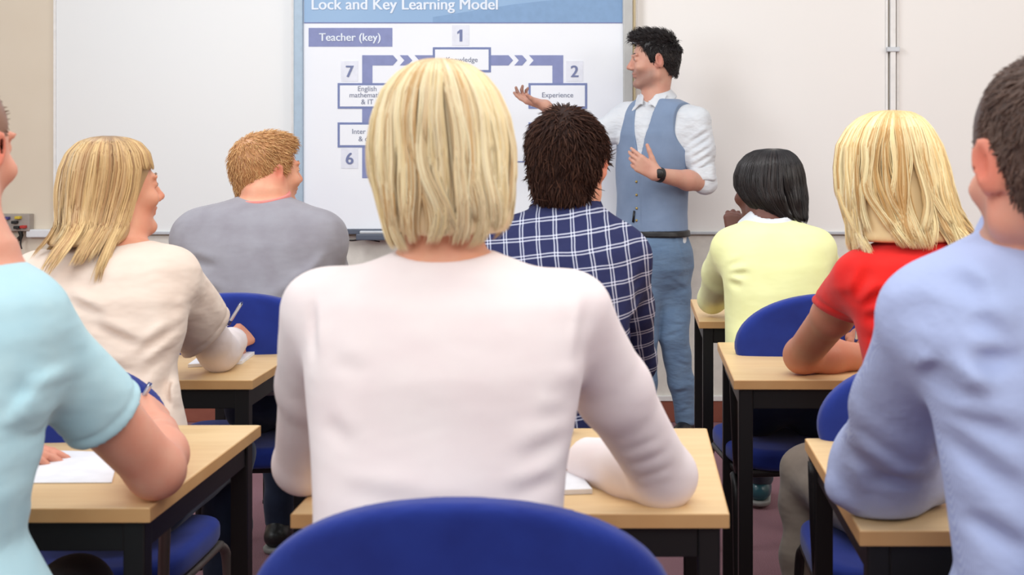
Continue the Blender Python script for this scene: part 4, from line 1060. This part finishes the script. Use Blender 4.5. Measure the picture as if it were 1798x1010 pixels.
# ---- 7. man in the cyan shirt, at the left edge
def man_cyan():
    t = thing('person', 'man in pale cyan short-sleeved shirt at the left edge, bare elbow on the desk', 'person')
    rows = pxrows([(430, -130, 15, 1.9, .06), (455, -140, 25, 1.9, .065), (468, -170, 45, 1.89, .08), (485, -210, 66, 1.88, .095), (520, -250, 92, 1.86, .115), (580, -262, 100, 1.85, .13), (660, -255, 85, 1.83, .135), (760, -245, 55, 1.8, .135),
                   (860, -240, 38, 1.77, .13), (960, -235, 12, 1.75, .13)])
    extend(rows, .66, .175, .14, 1.74); extend(rows, .52, .175, .15, 1.76)
    shL, elL, wrL = P(-215, 560, 1.9), P(-230, 835, 2.1), P(-60, 800, 2.3)
    shR, elR, wrR = P(38, 570, 1.89), P(274, 826, 2.09), P(282, 756, 2.38)
    hc = P(-90, 266, 1.96); R = headrot(11, -4); sc = 1.02
    S = SDF(); S.add(torso_fn(rows, off=-.008, p=2.2, zs=max(rows)[0]-.085), 0); S.plane((0, 0, .66), (0, 0, -1)); add_head(S, hc, R, sc, neckbase(rows), .062)
    ra = (.052, .050, .042, .046, .030)
    add_arm(S, shL, elL, wrL, ra); add_arm(S, shR, elR, wrR, ra)
    add_hand(S, wrR, (-.38, .7, .30), (-.8, 0, -.5), -1, (44, 50, 54, 58), (.3, .8, .5)); add_hand(S, wrL, (.9, .4, 0), (0, 0, -1), 1, (12, 12, 14, 16))
    lo, hi = rows_bounds(rows, (hc+.15, hc-.15, elL, elR, wrR+np.array([.1, .2, .1]), wrL+.2))
    part('body', S, lo, hi, M['sk_fair'], t, .0055, head_attrs(hc, R, sc, stub=.15, face_red=.25))
    S = SDF(); S.add(torso_fn(rows, p=2.2), 0)
    add_short_sleeve(S, shL, elL, .068, .076, .62, .05); add_short_sleeve(S, shR, elR, .062, .066, .60, .05)
    S.ell(P(-58, 440, 1.9), (.085, .12, .03), None, .004, 's'); S.plane((0, 0, .50), (0, 0, -1)); S.disp(wob(.003, 14, 18))
    for a in ((50, 760, 110, 690), (40, 740, 60, 640), (55, 770, 130, 745), (60, 700, 160, 690), (30, 800, 40, 900), (90, 640, 200, 700), (110, 780, 210, 790), (20, 690, 60, 780)): S.crease(P(a[0], a[1], 1.78), P(a[2], a[3], 1.82), .013, .012)
    part('shirt', S, lo, hi, M['cyan'], t, .0055)
    short_hair(t, M['h_thin'], hc, R, sc, [(-.12, -.09), (-.05, -.075), (-.03, -.03), (.0, -.01), (.02, -.03), (.035, .03), (.05, .07), (.07, .10), (.1, .12)], 3800, .014, .003, 71, .25, .0010)
    lg = legs_default(-1.06, 1.80); trousers(t, M['darktrou'], lg, (-1.06, 1.80, .56)); shoes(t, lg, 0)
    return t
man_cyan()

# ---- 8. man in the blue shirt, at the right edge
def man_blue():
    t = thing('person', 'man with short brown hair and light blue striped shirt at the right edge, sleeves rolled', 'person')
    rows = pxrows([(360, 1755, 1905, 1.72, .06), (392, 1745, 1918, 1.71, .066), (410, 1712, 1950, 1.70, .078), (430, 1665, 1990, 1.69, .09), (460, 1620, 2050, 1.68, .105), (510, 1592, 2090, 1.67, .125), (580, 1590, 2095, 1.66, .135), (660, 1618, 2060, 1.65, .138),
                   (740, 1645, 2030, 1.64, .135), (840, 1664, 2020, 1.63, .132), (1010, 1684, 2020, 1.62, .135)])
    extend(rows, .60, .18, .14, 1.63); extend(rows, .52, .18, .14, 1.64)
    shL, elL, wrL = P(1632, 560, 1.71), P(1552, 822, 2.02), P(1738, 800, 2.16)
    shR, elR, wrR = P(2060, 560, 1.71), P(2180, 822, 2.0), P(2000, 800, 2.2)
    hc = P(1842, 291, 1.64); R = headrot(-14, -4); sc = 1.12
    S = SDF(); S.add(torso_fn(rows, off=-.008, p=2.2, zs=max(rows)[0]-.085), 0); S.plane((0, 0, .66), (0, 0, -1)); add_head(S, hc, R, sc, neckbase(rows), .062)
    ra = (.052, .050, .042, .045, .030)
    add_arm(S, shL, elL, wrL, ra); add_arm(S, shR, elR, wrR, ra)
    add_hand(S, wrL, (.9, .3, 0), (0, 0, -1), 1, (14, 14, 16, 18)); add_hand(S, wrR, (-.8, .5, 0), (0, 0, -1), -1)
    lo, hi = rows_bounds(rows, (hc+.15, hc-.15, elL, elR, wrR+.18, wrL+.2, elL-.05))
    part('body', S, lo, hi, M['sk_fair'], t, .0055, head_attrs(hc, R, sc, stub=.35, face_red=.25))
    S = SDF(); S.add(torso_fn(rows, p=2.3), 0)
    for s_, e_, w_ in ((shL, elL, wrL), (shR, elR, wrR)):
        m_ = seg(s_, e_, .55); A = SDF(); A.cone(s_, m_, .070, .068, .045); A.cone(m_, e_, .068, .076, .03); A.cone(e_, seg(e_, w_, .6), .072, .060, .03); A.plane(seg(e_, w_, .44), w_-e_); S.sub(A, .04)
    S.cone(elL+np.array([0, 0, .02]), elL+np.array([-.072, -.03, -.022]), .045, .016, .04)
    S.add(lambda p: np.where(p[:, 1] > 1.93, DZ+.006-p[:, 2], -1.), .0, op='i')
    S.ell(P(1832, 384, 1.71), (.070, .11, .03), None, .004, 's'); S.disp(wob(.0035, 16, 19)); S.plane((0, 0, .50), (0, 0, -1))
    for a in ((1640, 640, 1700, 720), (1650, 690, 1740, 700), (1645, 700, 1680, 640), (1600, 560, 1590, 660), (1640, 720, 1790, 770), (1660, 760, 1780, 860), (1700, 560, 1780, 600), (1650, 520, 1600, 590),
              (1640, 660, 1655, 780), (1700, 900, 1790, 960), (1680, 480, 1740, 540), (1690, 640, 1798, 620)): S.crease(P(a[0], a[1], 1.55), P(a[2], a[3], 1.55), .015, .013)
    for a in ((1520, 690, 1610, 760), (1500, 740, 1600, 800), (1600, 700, 1640, 800), (1480, 800, 1600, 850), (1520, 860, 1620, 840), (1560, 640, 1620, 700), (1470, 830, 1500, 890)): S.crease(P(a[0], a[1], 1.86), P(a[2], a[3], 1.93), .012, .013)
    part('shirt', S, lo-.03, hi, M['blueshirt'], t, .0055)
    S = SDF(); cc = P(1838, 398, 1.715); band(S, cc, .078, .080, .018, .004, tilt=(.0, .28), flare=.10); part('collar', S, cc-.15, cc+.15, M['blueshirt'], t, .004)
    S = SDF(); en = seg(elL, wrL, .40); ax = (wrL-elL)/np.linalg.norm(wrL-elL); S.cone(en-ax*.01, en+ax*.022, .062, .060, 0); S.plane(en+ax*.022, ax, .004); S.plane(en-ax*.022, -ax, .004)
    S.add(lambda p: DZ+.004-p[:, 2], .002, op='i')
    part('rolled_cuff', S, en-.12, en+.12, M['blueshirt'], t, .005)
    short_hair(t, M['h_mid'], hc, R, sc, [(-.12, -.075), (-.06, -.065), (-.035, -.03), (-.005, .0), (.015, -.005), (.03, .0), (.05, .045), (.07, .08), (.1, .09)], 9000, .018, .006, 81, .42, .0012, cover=lambda q: .35+.65*np.clip((.03-q[:, 1])/.04, 0, 1))
    lg = legs_default(.60, 1.68); trousers(t, M['darktrou'], lg, (.58, 1.68, .56)); shoes(t, lg, 0)
    return t
man_blue()

# ---- 9. the teacher
def teacher():
    t = thing('person', 'standing male teacher in slate blue waistcoat and trousers, one arm reaching towards the slide board', 'person')
    Y = 5.85; s = F_PX/Y; yaw = math.radians(213)      # faces the camera and a little to its left
    def row(py, cx, w, d, dy=0.): return (wz(py, Y), wx(cx, Y), Y+dy, w, d)
    rows = [row(150, 1148, .055, .058), row(168, 1152, .066, .064), (wz(176, Y), wx(1155, Y), Y, .10, .075), row(186, 1158, .150, .088), row(200, 1158, .180, .105), row(235, 1154, .185, .125), row(290, 1149, .172, .125), row(340, 1145, .158, .118), row(375, 1144, .157, .115),
            row(405, 1144, .163, .118), row(430, 1146, .172, .122)]
    R2 = rotz(yaw)                                       # columns: his right-hand axis, forward, up
    cR = lambda x, y, z: np.array([wx(1150, Y), Y, 0])+R2@np.array([x, y, 0])+np.array([0, 0, z])
    shA, elA, wrA = P(1100, 204, 5.92), P(1018, 262, 5.84), P(958, 186, 5.72)     # arm reaching left
    shB, elB, wrB = P(1224, 216, 5.77), P(1236, 322, 5.72), P(1152, 306, 5.55)    # bent arm with the watch
    hc = P(1148, 108, 5.84); R = headrot(-98, -3, 0); sc = 1.02
    lgs = [(np.array([wx(1128, Y), 5.82, wz(440, Y)]), np.array([wx(1128, Y), 5.80, wz(590, Y)]), np.array([wx(1132, Y), 5.82, .09])),
           (np.array([wx(1176, Y), 5.88, wz(445, Y)]), np.array([wx(1184, Y), 5.84, wz(590, Y)]), np.array([wx(1205, Y), 5.88, .09]))]
    S = SDF(); S.add(torso_fn(rows, yaw=yaw, off=-.016, p=2.2, zs=wz(185, Y)), 0); add_head(S, hc, R, sc, np.array([wx(1150, Y), Y, wz(172, Y)]), .056, nose=1.05)
    ra = (.048, .046, .038, .042, .027)
    add_arm(S, shA, elA, wrA, ra); add_arm(S, shB, elB, wrB, ra)
    add_hand(S, wrA, (-.95, -.1, .32), (.0, -.35, .9), -1, (12, 22, 34, 42), (.5, .8, .35), sc=.95)
    add_hand(S, wrB, (-.84, .05, .54), (.15, 1., .1), -1, (16, 24, 30, 36), (.60, .75, .0), sc=.98, spread=.06, thumb_bend=.1)
    lo, hi = rows_bounds(rows, (hc+.15, hc-.15, wrA+np.array([-.2, -.15, .15]), elA, elB, wrB-.15))
    part('body', S, lo, hi, M['sk_teach'], t, .004, head_attrs(hc, R, sc, stub=.55))
    # white shirt
    S = SDF(); S.add(torso_fn(rows, yaw=yaw, off=-.004, p=2.2), 0)
    for s_, e_, w_ in ((shA, elA, wrA), (shB, elB, wrB)):
        S.cone(s_, seg(s_, e_, .5), .064, .062, .05); S.cone(seg(s_, e_, .5), seg(s_, e_, 1.0), .062, .054, .02)
    S.plane((0, 0, wz(172, Y)), (0, 0, 1)); S.plane((0, 0, wz(425, Y)), (0, 0, -1))
    S.disp(wob(.004, 34, 22))
    for k in range(6): S.crease(seg(shB, elB, .28+.13*k)+np.array([-.05, -.04, -.02]), seg(shB, elB, .22+.13*k)+np.array([.05, -.05, .03]), .009, .008)
    part('shirt', S, lo, hi, M['whiteshirt'], t, .0045)
    # rolled cuffs
    for s_, e_ in ((shA, elA), (shB, elB)):
        dd = (e_-s_)/np.linalg.norm(e_-s_); c0 = seg(s_, e_, .86)
        S = SDF(); S.cone(c0-dd*.02, c0+dd*.03, .064, .061, 0); S.plane(c0+dd*.034, dd, .006); S.plane(c0-dd*.03, -dd, .006); S.disp(wob(.003, 50, 3))
        part('rolled_cuff', S, c0-.12, c0+.12, M['whiteshirt'], t, .005)
    # shirt collar: two leaves meeting at the throat
    nb = np.array([wx(1152, Y), Y, wz(170, Y)])
    S = SDF(); band(S, nb+np.array([0, 0, .012]), .070, .072, .020, .004, tilt=(.12, .30), flare=.22)
    S.add(lambda p: (lambda q: np.where(q[:, 1] > 0, .016+(q[:, 2]+.03)*.35-np.abs(q[:, 0]), -.05))((p-nb)@R2), 0, op='i')
    for sg in (-1, 1):
        tip = nb+R2@np.array([sg*.066, .086, -.062]); a_ = nb+R2@np.array([sg*.016, .084, -.022]); b_ = nb+R2@np.array([sg*.074, .030, .008])
        for u in np.linspace(0, 1, 9): S.cone(seg(a_, b_, u), tip, .004, .003, .004)
    part('collar', S, nb-.15, nb+.15, M['whiteshirt'], t, .004)
    # waistcoat
    def V_(p):
        q = (p-np.array([wx(1150, Y), Y, 0]))@R2
        top, apex = wz(168, Y), wz(292, Y); half = .066*np.clip((p[:, 2]-apex)/(top-apex), 0, 1.4)
        return np.where((q[:, 1] > .0), np.where(p[:, 2] > apex, half-np.abs(q[:, 0]), -.05), -.05)
    S = SDF(); S.add(torso_fn(rows, yaw=yaw, off=.006, p=2.2), 0)
    S.add(lambda p: V_(p), 0, op='i')
    for sg in (-1, 1):
        a = cR(sg*.215, .02, wz(205, Y)); aw = .070 if sg < 0 else .058
        S.add(lambda p, a=a, aw=aw: (lambda q: (1-np.sqrt((q[:, 0]/aw)**2+(q[:, 2]/.17)**2))*.07)((p-a)@R2), 0, op='i')
    S.plane((0, 0, wz(174, Y)), (0, 0, 1)); 
    S.add(lambda p: wz(404, Y)-p[:, 2]-np.maximum(0, .04-np.abs(((p-np.array([wx(1150, Y), Y, 0]))@R2)[:, 0]))*.5, 0, op='i')
    S.crease(cR(-.006, .135, wz(300, Y)), cR(-.006, .13, wz(400, Y)), .004, .004)
    S.disp(wob(.0012, 26, 23))
    part('waistcoat', S, lo, hi, M['waist'], t, .004)
    for k, py in enumerate((318, 341, 364, 385)):
        q = cR(0.012, .0, wz(py, Y)); r_ = torso_fn(rows, yaw=yaw, off=.006, p=2.2); dirv = R2@np.array([0, 1, 0])
        while r_(q[None])[0] < 0: q = q+dirv*.001
        S = SDF(); S.ell(q, (.006, .006, .006), None, 0); part('button', S, q-.015, q+.015, M['brass'], t, .002)
    # belt
    S = SDF(); S.add(torso_fn(rows, yaw=yaw, off=.010, p=2.2), 0); S.plane((0, 0, wz(403, Y)), (0, 0, 1), .002); S.plane((0, 0, wz(414, Y)), (0, 0, -1), .002)
    S.disp(lambda p: 0*p[:, 0]); part('belt', S, lo, hi, M['leather'], t, .004)
    q = cR(0, .128, wz(408, Y)); S = SDF(); S.ell(q, (.018, .006, .014), R2, 0); part('belt_buckle', S, q-.03, q+.03, M['silver'], t, .003)
    # trousers
    S = SDF(); rw = [(wz(412, Y), wx(1145, Y), Y, .166, .122), (wz(440, Y), wx(1147, Y), Y, .176, .13), (wz(470, Y), wx(1151, Y), Y, .168, .125), (wz(495, Y), wx(1152, Y), Y, .13, .10), (wz(525, Y), wx(1153, Y), Y, .05, .05)]
    S.add(torso_fn(rw, yaw=yaw, off=.0, p=2.2), 0)
    for a, b, c in lgs: S.cone(a, seg(a, b, .5), .095, .084, .05); S.cone(seg(a, b, .5), b, .084, .064, .02); S.cone(b, seg(b, c, .55), .064, .058, .02); S.cone(seg(b, c, .55), c, .058, .046, .02)
    S.plane((0, 0, wz(412, Y)), (0, 0, 1)); S.plane((0, 0, .07), (0, 0, -1)); S.disp(wob(.0035, 24, 24))
    a, b, c = lgs[1]
    for x0, z0, x1, z1, dp in ((-.05, .12, .03, .15, .004), (-.02, .17, .06, .145, .004), (-.06, .21, .01, .235, .004), (-.01, .28, .06, .25, .003), (-.055, .36, .02, .33, .003)):
        S.crease(np.array([c[0]+x0, Y-.06, z0]), np.array([c[0]+x1, Y-.05, z1]), .009, dp)
    for x0, z0, x1, z1, dp in ((-.06, .0, .03, .03, .004), (-.05, .07, .05, .055, .003), (-.05, .28, .06, .20, .003), (-.03, .36, .07, .33, .003)):
        S.crease(np.array([b[0]+x0, Y-.08, b[2]+z0]), np.array([b[0]+x1, Y-.06, b[2]+z1]), .010, dp)
    S.crease(P(1180, 412, 5.74), P(1200, 458, 5.78), .006, .010)
    part('trousers', S, np.array([lo[0]+.3, 5.6, .0]), np.array([hi[0], 6.12, 1.0]), M['trou'], t, .0045)
    shoes(t, lgs, 200, 'leather', 'blackp')
    # watch
    ax = (wrB-elB)/np.linalg.norm(wrB-elB); c0 = wrB-ax*.018
    S = SDF(); S.cone(c0-ax*.011, c0+ax*.011, .033, .031, 0); S.plane(c0+ax*.011, ax, .002); S.plane(c0-ax*.011, -ax, .002)
    o = part('watch_strap', S, c0-.06, c0+.06, M['leather'], t, .003)
    f0 = c0+np.array([0, -.031, 0.006]); S = SDF(); S.ell(f0, (.021, .008, .021), None, 0); part('watch_case', S, f0-.04, f0+.04, M['blackp'], o, .003)
    # hair with a raised front, eyes
    def comb(q):
        d = np.stack([q[:, 0]*2, -.5+1.3*np.clip((q[:, 2]-.03)/.07, 0, 1), -1.0+1.6*np.clip((q[:, 2]-.03)/.07, 0, 1)], 1); return d/np.linalg.norm(d, axis=1, keepdims=True)
    short_hair(t, M['h_black'], hc, R, sc, [(-.12, -.075), (-.06, -.065), (-.035, -.03), (-.005, .0), (.015, -.015), (.03, .0), (.045, .05), (.07, .078), (.1, .088)], 5600, .026, .008, 91, .75, .0013, comb=comb, top_extra=.013,
               cover=lambda q: .55+.85*np.clip((q[:, 2]-.035)/.06, 0, 1))
    eyes(t, hc, R, sc, 'h_black')
    q = cR(.028, .133, wz(388, Y)); tag(o, None, None) if False else None
    MB().tube([tuple(q), tuple(q+np.array([.004, -.004, .05]))], [.006, .004], 8).done('clip_microphone', M['blackp'], t)
teacher()

pen(P(240, 716, 2.46), P(264, 676, 2.40), 'silver and navy pen in the hand of the cyan-shirt man')
pen(P(398, 574, 3.50), P(424, 533, 3.44), 'silver and navy pen held upright by the cream-top woman')
pen(P(1502, 612, 3.50), P(1508, 555, 3.46), 'grey pen in the hand of the red-top woman')
